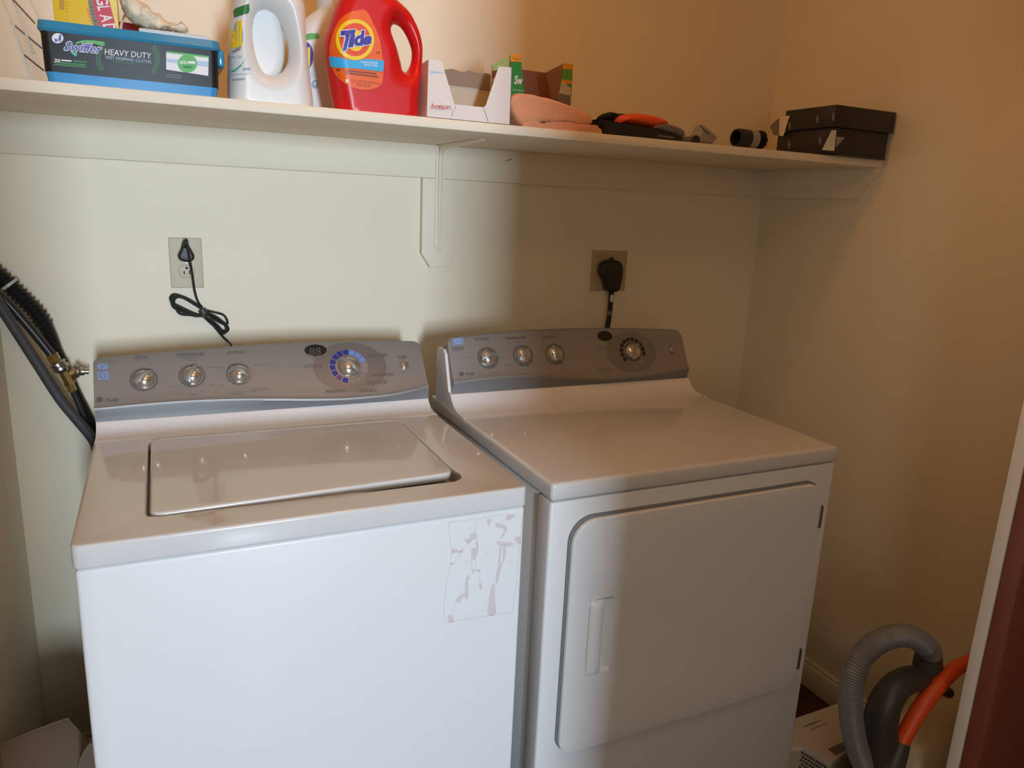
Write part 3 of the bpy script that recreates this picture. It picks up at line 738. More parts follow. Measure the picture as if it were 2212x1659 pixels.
# door
dx0, dx1, dz0, dz1 = .7725, 1.384, .388, .877
gs = outline_bm([rrect(dx0 - .0035, dx1 + .0005, dz0 + .0005, dz1 + .0045, [.046, .050, .036, .05], 10), rrect(dx0 + .012, dx1 - .012, dz0 + .012, dz1 - .012, .034, 10)], .0025, .0005, XZ(DY - .0012))
MB().bm(gs).build('door_gap_shade', 'gap_shade', t)  # ring painted as the shaded door gap, wider at left and top
hx0, hx1, hz0, hz1 = .8185, .8725, .556, .712
dpl = outline_bm([rrect(dx0, dx1, dz0, dz1, [.044, .048, .034, .048], 10), rrect(hx0, hx1, hz0, hz1, [.008, .016, .016, .008], 6)], .0055, .003, XZ(DY - .0085), seg=3)
door = MB().bm(dpl).build('door', 'enamel', t, ang=40)
# scooped finger pocket
pk = MB(); nx, nz = 34, 40; vs = []; fs = []
for j in range(nz + 1):
    for i in range(nx + 1):
        u = i / nx; v = j / nz; x_ = hx0 - .001 + (hx1 - hx0 + .002) * u; z_ = hz0 - .001 + (hz1 - hz0 + .002) * v
        ez = min(1, v / .07, (1 - v) / .07); ez = math.sqrt(max(0, 1 - (1 - ez) ** 2))
        if u < .56:
            w_ = u / .56; hgt = -.0075 * (math.sin(PI * min(1, w_ * 1.0)) ** .6 if 0 < w_ < 1 else 0) * ez
        else:
            w_ = (u - .56) / .44; hgt = .0065 * min(1, w_ / .12) * min(1, (1 - w_) / .35) * ez
        vs.append((x_, DY - .0140 + hgt, z_))
for j in range(nz):
    for i in range(nx): fs.append([j * (nx + 1) + i, j * (nx + 1) + i + 1, (j + 1) * (nx + 1) + i + 1, (j + 1) * (nx + 1) + i])
pk.add(vs, fs); pk.build('handle', 'enamel', door, ang=60, recalc=False)
for z_ in (.800, .456):
    h_ = MB(); h_.box(1.3795, 1.3865, DY - .0165, DY - .003, z_ - .026, z_ + .026, bev=.0015); h_.tube([(1.3825, DY - .016, z_ - .022), (1.3825, DY - .016, z_ + .022)], .0028, n=10)
    h_.build('hinge', 'steel', door)

# ================================================================== OUTLETS, CORDS
ox, oz = .1541, 1.3137
t = thing('duplex_outlet', 'ivory two-socket wall outlet with a black plug in its upper socket', 'outlet', (ox + .035, 0, oz - .114))
pm = outline_bm([rrect(ox, ox + .07, oz - .114, oz, .002, 3)], .0028, .0020, XZ(-.0028), seg=4)
MB().bm(pm).build('cover_plate', 'ivory', t)
cxp, czp = ox + .035, oz - .057
for k, cz in enumerate((oz - .0375, oz - .0765)):
    r_ = MB(); pts = [(cxp + .0172 * math.cos(a_), cz + max(-.0135, min(.0135, .0172 * math.sin(a_)))) for a_ in [2 * PI * i / 40 for i in range(40)]]
    q = outline_bm([pts], .0012, .0004, XZ(-.0066)); so = MB().bm(q).build('socket', 'ivory', t)
    ln_ = MB(); ln_.strip([(a_, -.0059, b_) for a_, b_ in pts], .0012, (0, -1, 0), closed=True); ln_.build('socket_outline', 'dkgrey', so, recalc=False)
    s2 = MB(); s2.poly([(cxp - .0070, -.00795, cz - .006), (cxp - .0045, -.00795, cz - .006), (cxp - .0045, -.00795, cz + .002), (cxp - .0070, -.00795, cz + .002)]); s2.poly([(cxp + .0045, -.00795, cz - .006), (cxp + .0070, -.00795, cz - .006), (cxp + .0070, -.00795, cz + .003), (cxp + .0045, -.00795, cz + .003)])
    s2.poly([(cxp + .003 * math.cos(a_), -.00795, cz + .0085 + .003 * math.sin(a_)) for a_ in [2 * PI * i / 14 for i in range(14)]]); s2.build('slots', 'dark', so, recalc=False)
MB().lathe([(.003, 0), (.003, .0008), (.001, .0012)], (cxp, -.0055, czp), (0, -1, 0), n=16).build('screw', 'nickel', t)

t = thing('washer_power_cord', 'thin black power cord bundled below the ivory outlet, plugged into it', 'power cord', (cxp, -.01, 1.02))
pg = MB(); c_ = UY(402, 548, -.018)
po = outline_bm([closed_crom([(c_.x - .0175, c_.z - .004), (c_.x - .014, c_.z - .014), (c_.x, c_.z - .0185), (c_.x + .013, c_.z - .015), (c_.x + .0175, c_.z - .005), (c_.x + .012, c_.z + .008), (c_.x + .007, c_.z + .020), (c_.x + .004, c_.z + .030), (c_.x - .005, c_.z + .029), (c_.x - .011, c_.z + .010)], 4)], .010, .006, XZ(-.018), seg=4)
pg.bm(po); pg.lathe([(.0062, 0), (.0055, .012), (.0038, .026)], (c_.x, -.026, c_.z + .018), (.04, -.75, .5), n=16); pg.build('plug', 'black', t)
cd = MB(); Q = lambda px, py, y=-.012: UY(px, py, y)
cd.tube([Q(399, 519, -.050), Q(404, 522, -.058), Q(409, 555, -.050), Q(415, 590, -.034), Q(421, 630, -.024), Q(428, 652, -.018), Q(437, 664, -.014)], .0026, n=10)
for k, (dx_, dy_, yy) in enumerate(((0, 0, -.010), (4, 4, -.014), (8, 9, -.010), (3, 11, -.018))):
    cd.tube([Q(440, 670, yy), Q(415 + dx_, 652 + dy_ * .4, yy), Q(392 + dx_, 640 + dy_ * .3, yy), Q(376 + dx_, 636 + dy_ * .6, yy), Q(368 + dx_, 643 + dy_ * .7, yy), Q(372 + dx_, 653 + dy_, yy), Q(392, 664 + dy_ * .8, yy), Q(420, 677 + dy_ * .5, yy), Q(437, 682, yy)], .0027, n=8)
cd.tube([Q(382, 662), Q(383, 672), Q(392, 679), Q(412, 681), Q(430, 683), Q(440, 682)], .0026, n=8)
for k, (dx_, dy_, yy) in enumerate(((0, 0, -.010), (-4, -3, -.015), (-2, 4, -.011))):
    cd.tube([Q(440, 672, yy), Q(460, 684 + dy_, yy), Q(480 + dx_, 694 + dy_, yy), Q(491 + dx_, 704, yy), Q(493 + dx_, 713, yy), Q(484 + dx_, 717 + dy_, yy), Q(472, 708 + dy_, yy), Q(455, 694 + dy_, yy), Q(438, 682, yy)], .0027, n=8)
cd.tube([Q(444, 670), Q(465, 675), Q(482, 680), Q(490, 690), Q(492, 700)], .0026, n=8)
cd.tube([Q(440, 682), Q(455, 696), Q(470, 714), Q(484, 730), Q(493, 738, -.016), Q(500, 748, -.06), Q(506, 790, -.10)], .0027, n=8)
cd.build('cord', 'black', t)
tie = MB(); tie.tube([Q(436, 668, -.012), Q(440, 676, -.013), Q(438, 684, -.012)], [.009, .0095, .009], n=14); tie.build('cord_tie', 'dkgrey', t)

t = thing('dryer_outlet', 'square tan wall plate behind the big black dryer plug', 'outlet', (1.335, 0, 1.185))
a = UY(1279, 540, 0); b = UY(1352, 542, 0); c = UY(1350, 627, 0)
px0, px1, pz0, pz1 = a.x, (b.x + c.x) / 2, c.z, (a.z + b.z) / 2
MB().bm(outline_bm([rrect(px0, px1, pz0, pz1, .002, 3)], .0025, .0018, XZ(-.0025), seg=3)).build('cover_plate', 'tan_plate', t)
sk = UY(1317, 585, -.006); MB().lathe([(.028, 0), (.028, .003)], (sk.x, -.004, sk.z), (0, -1, 0), n=32).build('socket', 'dkgrey', t)
t = thing('dryer_power_cord', 'thick flat black cord with big round plug behind the dryer', 'power cord', (sk.x, -.02, 1.05))
k = pxm(UY(1318, 590, -.03))
c_ = UY(1319, 585, -.03)
S = lambda px, py: (UY(px, py, -.03).x, UY(px, py, -.03).z)
po = outline_bm([closed_crom([S(1296, 583), S(1299, 571), S(1308, 563), S(1320, 561), S(1335, 564), S(1342, 575), S(1342, 592), S(1339, 610), S(1334, 626), S(1322, 631), S(1310, 626), S(1306, 608), S(1299, 595)], 4)], .018, .010, XZ(-.028), seg=5)
MB().bm(po).lathe([(.006, 0), (.006, .02), (.003, .024)], (c_.x - .002, -.03, c_.z + .016), (0, -.2, 1), n=14).build('plug', 'black', t)
cd = MB()
def flat_cord(mb, pts, w_, th):
    P, _ = crom([Vector(p) for p in pts], [1] * len(pts), 6); vs = []; fs = []
    for p in P:
        for (a_, b_) in ((-w_, -th), (w_, -th), (w_, th), (-w_, th)): vs.append(p + Vector((a_, b_, 0)))
    for i in range(len(P) - 1):
        for q in range(4): fs.append([i * 4 + q, i * 4 + (q + 1) % 4, (i + 1) * 4 + (q + 1) % 4, (i + 1) * 4 + q])
    fs += [[0, 1, 2, 3], [(len(P) - 1) * 4 + q for q in (3, 2, 1, 0)]]; mb.add(vs, fs)
flat_cord(cd, [Q(1320, 622, -.03), Q(1320, 640, -.034), Q(1318, 665, -.036), Q(1315, 690, -.04), Q(1312, 710, -.05), Q(1312, 745, -.07)], .0075, .0025)
cd.build('cord', 'black', t)
lb = MB(); p_ = [Q(1319, 637, -.0385), Q(1325, 637, -.0385), Q(1324, 652, -.0395), Q(1318, 652, -.0395)]; lb.poly(p_); o = lb.build('cord_tag', 'card_w', t, recalc=False); o['label'] = 'small pale tag'
lb = MB(); p_ = [Q(1313, 672, -.041), Q(1323, 672, -.041), Q(1322, 681, -.042), Q(1312, 681, -.042)]; lb.poly(p_); lb.build('cord_stripe', 'mgrey', t, recalc=False)

# ================================================================== HOSES LEFT OF WASHER
t = thing('drain_hose', 'ribbed black drain hose running down behind the left side of the washer', 'hose', (-.06, -.07, .0))
HQ = lambda px, py, y: UY(px, py, y)
h = MB(); h.tube([HQ(-60, 560, -.034), HQ(-20, 580, -.034), HQ(10, 606, -.034), HQ(45, 640, -.034), HQ(78, 674, -.034), HQ(98, 705, -.034)], .0165, n=20, corr=(.0024, .0105)); h.build('ribbed_sleeve', 'black', t)
h = MB(); h.tube([HQ(96, 700, -.034), HQ(110, 728, -.034), HQ(124, 760, -.034), HQ(142, 795, -.030), HQ(165, 850, -.030), HQ(190, 900, -.030), HQ(215, 960, -.035), (.0, -.04, .6), (.02, -.04, .2)], [.0145, .0125, .0105, .0100, .0100, .010, .010, .010, .010], n=16, corr=(.0011, .005)); h.build('lower_hose', 'black', t)
h = MB(); c_ = HQ(20, 615, -.034); d_ = (HQ(45, 640, -.034) - HQ(0, 598, -.034)).normalized(); h.lathe([(.0185, -.003), (.0200, -.003), (.0200, .003), (.0185, .003)], c_, d_, n=28); h.build('hose_band', 'clampw', t)
t = thing('grey_supply_hose', 'grey rubber water hose crossing the wall, nearest of the washer hoses', 'hose', (-.08, -.12, .9))
h = MB(); h.tube([HQ(-70, 560, -.12), HQ(-30, 612, -.12), HQ(0, 660, -.12), HQ(40, 722, -.12), HQ(85, 792, -.12), HQ(130, 862, -.12), HQ(165, 905, -.12), HQ(200, 948, -.12), HQ(230, 1000, -.125)], .0105, n=18); h.build('rubber_hose', 'grey_rub', t)
t = thing('black_supply_hose', 'black rubber water hose ending in brass fittings beside the washer panel', 'hose', (-.08, -.06, .9))
h = MB(); h.tube([HQ(-75, 560, -.082), HQ(-28, 614, -.082), HQ(10, 648, -.082), HQ(38, 678, -.082), HQ(70, 715, -.082), HQ(100, 752, -.082), HQ(116, 772, -.082)], .0095, n=18); h.build('rubber_hose', 'black_pl', t)
h = MB(); p0 = HQ(111, 765, -.082); p1 = HQ(122, 784, -.082); ax = (p1 - p0); L_ = ax.length
h.lathe([(.0125, 0), (.0125, L_ * .7), (.010, L_)], p0, ax, n=6); h.build('hex_nut', 'brass', t)
t = thing('water_valve', 'brass and nickel water valve on the wall left of the washer panel', 'valve', (-.04, -.05, .98))
h = MB(); p0 = HQ(121, 783, -.082); p1 = HQ(137, 803, -.082); ax = (p1 - p0); L_ = ax.length
h.lathe([(.015, 0), (.0175, .002), (.0175, .0055), (.015, .007), (.015, .009), (.0180, .011), (.0180, .017), (.013, L_)], p0, ax, n=28); h.build('coupling', 'nickel', t)
h = MB(); p0 = HQ(133, 796, -.082); p1 = HQ(152, 829, -.082); ax = p1 - p0; L_ = ax.length
h.lathe([(.0120, 0), (.0120, L_ * .85), (.0145, L_ * .86), (.0145, L_), (.008, L_)], p0, ax, n=8)
p2 = HQ(168, 802, -.074); h.tube([HQ(145, 810, -.082), p2], .0085, n=16)
h.build('valve_body', 'brass', t)
h = MB(); ax = HQ(195, 803, -.074) - p2; h.lathe([(.0125, 0), (.0145, .003), (.0145, .008), (.010, .010), (.0085, .014), (.0085, .018), (.0055, .019), (.0055, .027)], p2 - ax * .25, ax, n=24); h.build('valve_stem', 'nickel', t)
h = MB(); p0 = HQ(149, 826, -.082); p1 = HQ(157, 846, -.082); h.lathe([(.0085, 0), (.0095, .004), (.0095, .020), (.007, .022)], p0, p1 - p0, n=6); h.build('lower_nipple', 'brass', t)
h = MB(); h.tube([p1, p1 + Vector((.014, .0, -.05)), (-.012, -.08, .80)], .0062, n=10); h.build('flexible_tail', 'black', t)

# ================================================================== THINGS ON THE SHELF
FY = -.436
# --- mopping-cloth tub
t = thing('mopping_cloth_tub', 'low blue tub with black sleeve reading HEAVY DUTY, at the left end of the shelf', 'plastic tub', (.115, -.36, ST))
bx0, bx1 = -.013, .243
def tub(z0, z1, g0, g1, rnd, y0=FY, y1=-.285):
    mb = MB(); a_ = rrect(bx0 - g0, bx1 + g0, y0 - g0, y1 + g0, rnd, 6); b_ = rrect(bx0 - g1, bx1 + g1, y0 - g1, y1 + g1, rnd, 6); n = len(a_)
    vs = [(p[0], p[1], z0) for p in a_] + [(p[0], p[1], z1) for p in b_]
    mb.add(vs, [[i, (i + 1) % n, n + (i + 1) % n, n + i] for i in range(n)] + [list(range(n))[::-1], [n + i for i in range(n)]]); return mb
tub(ST, ST + .017, -.003, 0, .012).build('tub_base', 'tub_blue', t, ang=50)
sl = tub(ST + .015, ST + .0765, .0004, .0016, .012).build('printed_sleeve', 'sleeve', t, ang=50)
lidm = tub(ST + .074, ST + .078, .003, .0055, .014); lidm2 = tub(ST + .078, ST + .0895, .0055, .004, .014); lidm.add(lidm2.v, lidm2.f)
lidm.box(.244, .2555, -.42, -.30, ST + .052, ST + .080, bev=.003)
lidm.build('tub_lid', 'tub_lid', t, ang=50)
PF = lambda a, b: UY(a, b, FY - .0022)
PF2 = lambda a, b: UY(a, b, FY - .0026)
PF3 = lambda a, b: UY(a, b, FY - .0030)
L = MB(); mats = ['white_p', 'navy', 'green_p', 'teal_p', 'paleblue', 'green_dk', 'sleeve', 'greyband']
z = lambda a, b, f=PF: f(a / 4.424, b / 4.424)
L.poly([PF(124.5 + 12.5 * math.cos(q * PI / 14), 82.5 + 11 * math.sin(q * PI / 14)) for q in range(28)], 0)
# little figure putting litter in a bin
L.poly([z(*q, PF2) for q in ((565, 345), (582, 350), (585, 375), (578, 400), (568, 402), (570, 375), (548, 400), (540, 395), (560, 370))], 1); L.poly([PF2(130 + 2.4 * math.cos(q * PI / 6), 77 + 2.4 * math.sin(q * PI / 6)) for q in range(12)], 1)
L.poly([z(*q, PF2) for q in ((520, 368), (545, 372), (540, 400), (525, 398))], 1)
L.poly([z(*q) for q in closed_crom([(720, 410), (780, 388), (860, 385), (940, 392), (998, 405), (990, 440), (930, 425), (860, 410), (780, 410), (735, 420)], 3)], 2)
L.poly([z(*q) for q in closed_crom([(670, 480), (700, 490), (735, 505), (730, 540), (700, 525), (680, 505)], 3)], 3)
for bo, mi_, f in ((.05, 0, PF2), (.012, 1, PF3)):
    g_ = 1.6 if mi_ == 0 else 0
    text(L, 'Swiffer', [(141 - g_, 89 - g_), (220 + g_, 97 - g_), (220 + g_, 116 + g_), (138 - g_, 108 + g_)], f, mi_, shear=.25, bold=bo)
text(L, 'HEAVY DUTY', [(227, 105), (327, 115), (326, 127), (226, 118)], PF, 0)
text(L, 'WET MOPPING CLOTHS', [(228, 120), (326, 131), (326, 137), (228, 127)], PF, 4)
text(L, '20', [(117, 126.5), (130, 127.5), (130, 134.5), (117, 133.5)], PF, 0, bold=.02)
for q in ((143.5, 131, 22, 0), (173, 133, 28, 5), (151, 137.5, 68, 5), (152, 142, 70, 5)): L.poly([PF(q[0] - q[2] / 2, q[1] - 1.5 - q[2] * .04), PF(q[0] + q[2] / 2, q[1] - 1.5 + q[2] * .04), PF(q[0] + q[2] / 2, q[1] + 1.5 + q[2] * .04), PF(q[0] - q[2] / 2, q[1] + 1.5 - q[2] * .04)], q[3])
L.poly([PF(245, 132), PF(310, 139), PF(310, 140.5), PF(245, 133.5)], 5)
for sgn, cx_, r0 in ((-1, 262, 50), (-1, 262, 46), (-1, 262, 54), (1, 290, 50), (1, 290, 46), (1, 290, 54)):
    for i in range(22):
        a_ = -.62 + 1.24 * i / 21; X_ = cx_ + sgn * r0 * math.cos(a_); Y_ = 126 + (2 if sgn > 0 else -3) + 48 * math.sin(a_) * r0 / 50
        L.poly([PF(X_ - .7, Y_ - .7), PF(X_ + .7, Y_ - .7), PF(X_ + .7, Y_ + .7), PF(X_ - .7, Y_ + .7)], 2)
L.poly([z(*q) for q in ((1588, 487), (1995, 535), (1990, 725), (1588, 665))], 0); L.poly([z(*q, PF2) for q in ((1588, 487), (1995, 535), (1995, 552), (1588, 503))], 2)
L.poly([z(*q, PF2) for q in ((1588, 560), (1993, 590), (1993, 640), (1588, 590))], 4)
L.poly([PF3(405 + 21 * math.cos(q * PI / 14), 137 + 20 * math.sin(q * PI / 14)) for q in range(28)], 2)
PF4 = lambda a, b: UY(a, b, FY - .0034)
text(L, '50%', [(388, 131), (404, 132), (404, 139), (388, 138)], PF4, 0, bold=.02)
L.poly([PF4(406, 132), PF4(422, 133), PF4(422, 138), PF4(406, 137)], 0); L.poly([PF4(395, 141), PF4(415, 143), PF4(415, 148), PF4(396, 147)], 5)
L.poly([z(*q) for q in ((1590, 705), (1735, 722), (1735, 730), (1590, 713))], 7); L.poly([z(*q) for q in ((1590, 725), (1735, 742), (1735, 750), (1590, 733))], 7)
L.build('sleeve_printing', [('white_p'), 'navy', 'green_p', 'teal_p', 'paleblue', 'green_dk', 'sleeve', 'greyband'], sl, recalc=False)

# --- yellow bin-bag carton behind the tub
t = thing('bin_bag_carton', 'upright yellow carton with a slanting red band behind the blue tub', 'carton', (.04, -.22, ST))
gy = -.268
a0 = UY(118, 50, gy); a1 = UY(257, 60, gy)
gx0, gx1 = a0.x, a1.x
MB().box(gx0, gx1, gy, gy + .062, ST, ST + .22, bev=.0015).build('carton_body', 'yellow_card', t)
PG = lambda a, b: UY(a, b, gy - .0006); PG2 = lambda a, b: UY(a, b, gy - .0010); PG3 = lambda a, b: UY(a, b, gy - .0014)
L = MB(); zz = lambda a, b, f=PG: f(60 + a / 8.848, b / 8.848)
L.poly([zz(*q) for q in ((1140, -300), (1240, -300), (1245, 0), (1290, 260), (1390, 560), (1400, 800), (1330, 800), (1270, 560), (1190, 260), (1150, 0))], 1)
L.poly([zz(*q) for q in ((1240, -300), (1545, -300), (1555, 0), (1620, 260), (1700, 560), (1740, 800), (1400, 800), (1390, 560), (1290, 260), (1245, 0))], 0)
L.poly([zz(*q) for q in ((1545, -300), (1690, -300), (1700, 0), (1715, 260), (1735, 560), (1740, 800), (1735, 800), (1700, 560), (1620, 260), (1555, 0))], 2)
# letters run down the band, each turned a quarter turn clockwise
def rot_text(mb, s, tl, tr, br, bl, f, mi, bold=0.):
    text(mb, s, [zzp(tr), zzp(br), zzp(bl), zzp(tl)], f, mi, bold=bold)
zzp = lambda p: (60 + p[0] / 8.848, p[1] / 8.848)
for s_, (ya, xa), (yb_, xb) in (('G', (-75, 1285), (100, 1330)), ('L', (118, 1318), (200, 1350)), ('A', (270, 1370), (420, 1410)), ('D', (455, 1425), (600, 1470))):
    text(L, s_, [zzp((xa + 245, ya - 10)), zzp((xb + 245 - 30, yb_ - 10)), zzp((xb, yb_ + 10)), zzp((xa, ya + 10))], PG2, 3, bold=.02)
for q in ((600, 0, 700, 190), (730, -100, 768, 430)):
    for i in range(8):
        yy = q[1] + (q[3] - q[1]) * i / 8; L.poly([zz(q[0], yy), zz(q[2], yy + 5), zz(q[2], yy + 14), zz(q[0], yy + 9)], 4)
for i in range(6): L.poly([zz(1120 + i * 12, 170 + i * 42), zz(1165 + i * 8, 170 + i * 42), zz(1170 + i * 8, 192 + i * 42), zz(1128 + i * 12, 192 + i * 42)], 5)
for i in range(7): L.poly([zz(1180 + i * 17, 60 + i * 66), zz(1225 + i * 17, 60 + i * 66), zz(1232 + i * 17, 84 + i * 66), zz(1188 + i * 17, 84 + i * 66)], 6)
L.build('carton_printing', ['red_p', 'greyband', 'yellow_lt', 'white_p', 'tide_brown', 'tide_or', 'whitish'], t, recalc=False)

# --- maroon pack with a white ring
t = thing('maroon_packet', 'dark red packet with a pale ring, right of the yellow carton', 'packet', (.13, -.24, ST))
r0 = UY(254, 70, -.25); r1 = UY(300, 70, -.25)
MB().box(r0.x, r1.x + .02, -.25, -.21, ST, ST + .135, bev=.004).build('packet_body', 'maroon', t)
L = MB(); L.strip([UY(285 + 24 * math.cos(a_), 66 + 42 * math.sin(a_), -.2506) for a_ in [PI * .75 + PI * .75 * i / 16 for i in range(17)]], .004, (0, -1, 0)); L.build('pale_ring', 'whitish', t, recalc=False)
# --- pale flat pack on the lid
LZ = ST + .0895
a = UY(300, 75, -.41); b = UY(452, 88, -.41)
pd = MB(); pd.box(a.x, b.x, -.412, -.31, LZ, LZ + .011, bev=.003); 
o = pd.build('flat_wipe_pack', 'pad'); tag(o, 'flat pale blue pack lying on the lid of the blue tub', 'pack')
# --- crumpled cream film bag on top of it
t_pts = [(258, -12), (285, -6), (300, 4), (318, 12), (330, 26), (346, 35), (352, 44), (372, 50), (384, 52), (393, 45), (399, 55), (407, 68), (398, 71), (370, 70), (330, 66), (300, 56), (282, 46), (270, 30), (262, 14)]
S = lambda px, py, y=-.37: (UY(px, py, y).x, UY(px, py, y).z)
cb = pillow_bm([closed_crom([S(a_, b_) for a_, b_ in t_pts], 3)], .026, .012, XZ(-.37), step=.002)
for v in cb.verts:
    n_ = noise.noise(v.co * 45); v.co += Vector((noise.noise(v.co * 90) * .002, n_ * .009 + abs(noise.noise(v.co * 120)) * -.007, noise.noise(v.co * 75 + Vector((3, 1, 2))) * .0035))
    v.co.y += (v.co.x - .13) * -.05
o = MB().bm(cb).build('crumpled_bag', 'cream_bag', ang=80)
zmin = min((o.matrix_basis @ v.co).z for v in o.data.vertices)
tag(o, 'crumpled cream plastic bag on top of the flat pale pack', 'bag')

# --- wire rack at far left
t = thing('wire_rack', 'white coated wire rack at the left end of the shelf', 'rack', (-.09, -.40, ST))
h = MB(); p = UY(68, 168, -.41); h.tube([UY(-3, -25, -.41), UY(8, 2, -.41), UY(27, 50, -.41), UY(50, 120, -.41), Vector((p.x, p.y, ST + .002))], .0017, n=8)
h.build('upright_wire', 'wire', t)
h = MB(); h.tube([UY(12, -40, -.38), UY(28, 0, -.38), UY(48, 50, -.38), UY(70, 112, -.38)], .0016, n=8); h.lathe([(.0001, -.003), (.002, -.002), (.0026, 0), (.002, .002), (.0001, .003)], UY(71, 112, -.38), (0, 0, 1), n=10); h.build('upright_wire', 'wire', t)
h = MB()
h.tube([UY(62, -30, -.33), UY(66, 0, -.33), UY(86, 42, -.33), UY(100, 90, -.33)], .0016, n=8); h.build('upright_wire', 'wire', t)
for (a_, b_) in (((20, -10), (75, 50)), ((25, 50), (90, 104)), ((50, 117), (94, 152))):
    p = UY(*a_, -.405); q = UY(*b_, -.335); h = MB(); h.tube([p, q], .0014, n=8); h.build('shaded_wire', 'ltgrey', t)  # greyer than the uprights; the shadow on the rungs is put into this colour

# --- white detergent bottles
def bottle(name, label, outer, hole, yc, half, bev, matn, cap=None, plug=None, handle_x=None):
    tt = thing(name, label, 'detergent bottle', (UY(*outer[0], yc).x, yc, ST), 'white detergent bottles' if name.startswith('white') else None)
    S_ = lambda p: (UY(p[0], p[1], yc).x, ST + .0003 if p[1] > 225 else max(ST + .0003, UY(p[0], p[1], yc).z))
    pts = [S_(p) for p in outer]; low_ = [q[1] <= ST + .0008 for q in pts]; k0 = [i for i in range(len(pts)) if low_[i] and not low_[(i + 1) % len(pts)]][0]
    pts = pts[k0:] + pts[:k0]; low_ = [q[1] <= ST + .0008 for q in pts]; k1 = [i for i in range(1, len(pts)) if low_[i]]
    xb_ = pts[0][0]; e_ = k1[0] if k1 else len(pts); xa_ = pts[e_][0] if k1 else pts[0][0]
    chain = [(xb_, ST + .0003)] + pts[1:e_] + [(xa_, ST + .0003)]
    P_, _ = crom([Vector((q[0], q[1], 0)) for q in chain], [1] * len(chain), 5)
    oc = [(q.x, q.y) for q in P_] + [(xa_ + (xb_ - xa_) * k_ / 12, ST + .0003) for k_ in range(1, 12)]
    loops = [oc]
    if hole: loops.append(closed_crom([S_(p) for p in hole], 4))
    bmx = pillow_bm(loops, half, bev, XZ(yc), flatz=ST + .0003)
    if handle_x is not None:
        for v in bmx.verts:
            w_ = handle_x(v.co.x, v.co.z); v.co.y = yc + (v.co.y - yc) * w_
    mb = MB().bm(bmx)
    return tt, mb.build('bottle_body', matn, tt, ang=80)
def smooth(a, b, x): 
    t_ = max(0, min(1, (x - a) / (b - a))); return t_ * t_ * (3 - 2 * t_)

from mathutils.bvhtree import BVHTree
def project(o, body, off=.0006):
    """lay printing meshes on the curved bottle front: subdivide, then cast along +y onto the body"""
    bm = bmesh.new(); bm.from_mesh(body.data); bv = BVHTree.FromBMesh(bm); bm.free()
    me = o.data; b2 = bmesh.new(); b2.from_mesh(me)
    for _ in range(6):
        es = [e for e in b2.edges if e.calc_length() > .0045]
        if not es: break
        bmesh.ops.subdivide_edges(b2, edges=es, cuts=1, use_grid_fill=False); bmesh.ops.triangulate(b2, faces=b2.faces[:])
    root = o
    while root.parent: root = root.parent
    e = root.matrix_basis.inverted() @ CP
    for v in b2.verts:
        hit = bv.ray_cast(e, (v.co - e).normalized())
        if hit[0] is None:
            hit = bv.find_nearest(v.co)
        v.co = hit[0] + hit[1] * off
    b2.to_mesh(me); b2.free()
    return o

yc = -.388
outer = [(503, 0), (499, 34), (495, 68), (493, 113), (492, 170), (492, 199), (493, 226), (540, 231), (600, 236), (673, 240), (675, 222), (670, 181), (665, 136), (661, 90), (658, 45), (656, 18), (646, -6), (625, -26), (600, -40), (595, -62), (545, -68), (540, -46), (520, -25)]
hole = [(556, 27), (572, 21), (590, 29), (604, 45), (617, 79), (623, 106), (621, 136), (608, 156), (590, 163), (572, 160), (558, 140), (549, 108), (545, 75), (547, 45)]
t, body = bottle('white_detergent_bottle', 'large white detergent bottle with looped handle, in front of a second white one', outer, hole, yc, .044, .030, 'hdpe')
# inner wall of the bottle seen through the handle
pin = pillow_bm([closed_crom([(UY(a_, b_, yc + .01).x, UY(a_, b_, yc + .01).z) for a_, b_ in ((535, 10), (590, 12), (606, 45), (614, 90), (614, 130), (604, 160), (580, 175), (535, 168), (530, 90))], 4)], .012, .014, XZ(yc + .012))
MB().bm(pin).build('grip_hollow', 'hdpe', t, ang=80)
cp = UY(570, -66, yc); MB().lathe([(.030, 0), (.031, .03), (.028, .034)], (cp.x, yc, cp.z - .004), (0, 0, 1), n=28).build('cap', 'lbl_grey', t)
PB = lambda a, b: UY(a, b, yc - .044)
PBn = lambda k_: (lambda a, b: UY(a, b, yc - .044))
Z2 = lambda a, b: PB(450 + a / 4.424, b / 4.424)
def lay(polys, texts, mats_, name, body, off):
    L_ = MB()
    for p_, mi_ in polys: L_.poly(p_, mi_)
    for a_ in texts: text(L_, *a_[:3], **a_[3])
    o_ = L_.build(name, mats_, body, recalc=False); project(o_, body, off); return o_
lay([([Z2(*q) for q in ((240, 110), (262, 80), (385, 35), (392, 90), (382, 125), (250, 170))], 0), ([Z2(285 + 48 * math.cos(q * PI / 12), 345 + 145 * math.sin(q * PI / 12)) for q in range(24)], 1)], [], ['green_dk', 'lbl_grey'], 'label_print', body, .0007)
lay([([Z2(*q) for q in ((225, 495), (320, 445), (300, 480), (250, 505))], 1)], [('all', [(500, 49), (523.5, 44), (523, 101), (499, 108)], PB, dict(mi=0, bold=.045))], ['tide_y', 'mauve'], 'label_letters', body, .0014)
lay([([Z2(*q) for q in ((205, 685), (250, 690), (310, 640), (385, 515), (320, 610), (250, 670))], 0), ([Z2(*q) for q in ((330, 650), (400, 645), (400, 670), (330, 675))], 1), ([Z2(*q) for q in ((215, 715), (400, 700), (400, 706), (215, 722))], 1), ([Z2(*q) for q in ((235, 755), (350, 745), (350, 765), (235, 775))], 1)],
    [('free clear', [(500, 120), (524, 117), (524, 125), (500, 128)], PB, dict(mi=1))], ['teal_p', 'lbl_grey'], 'label_small_print', body, .0007)

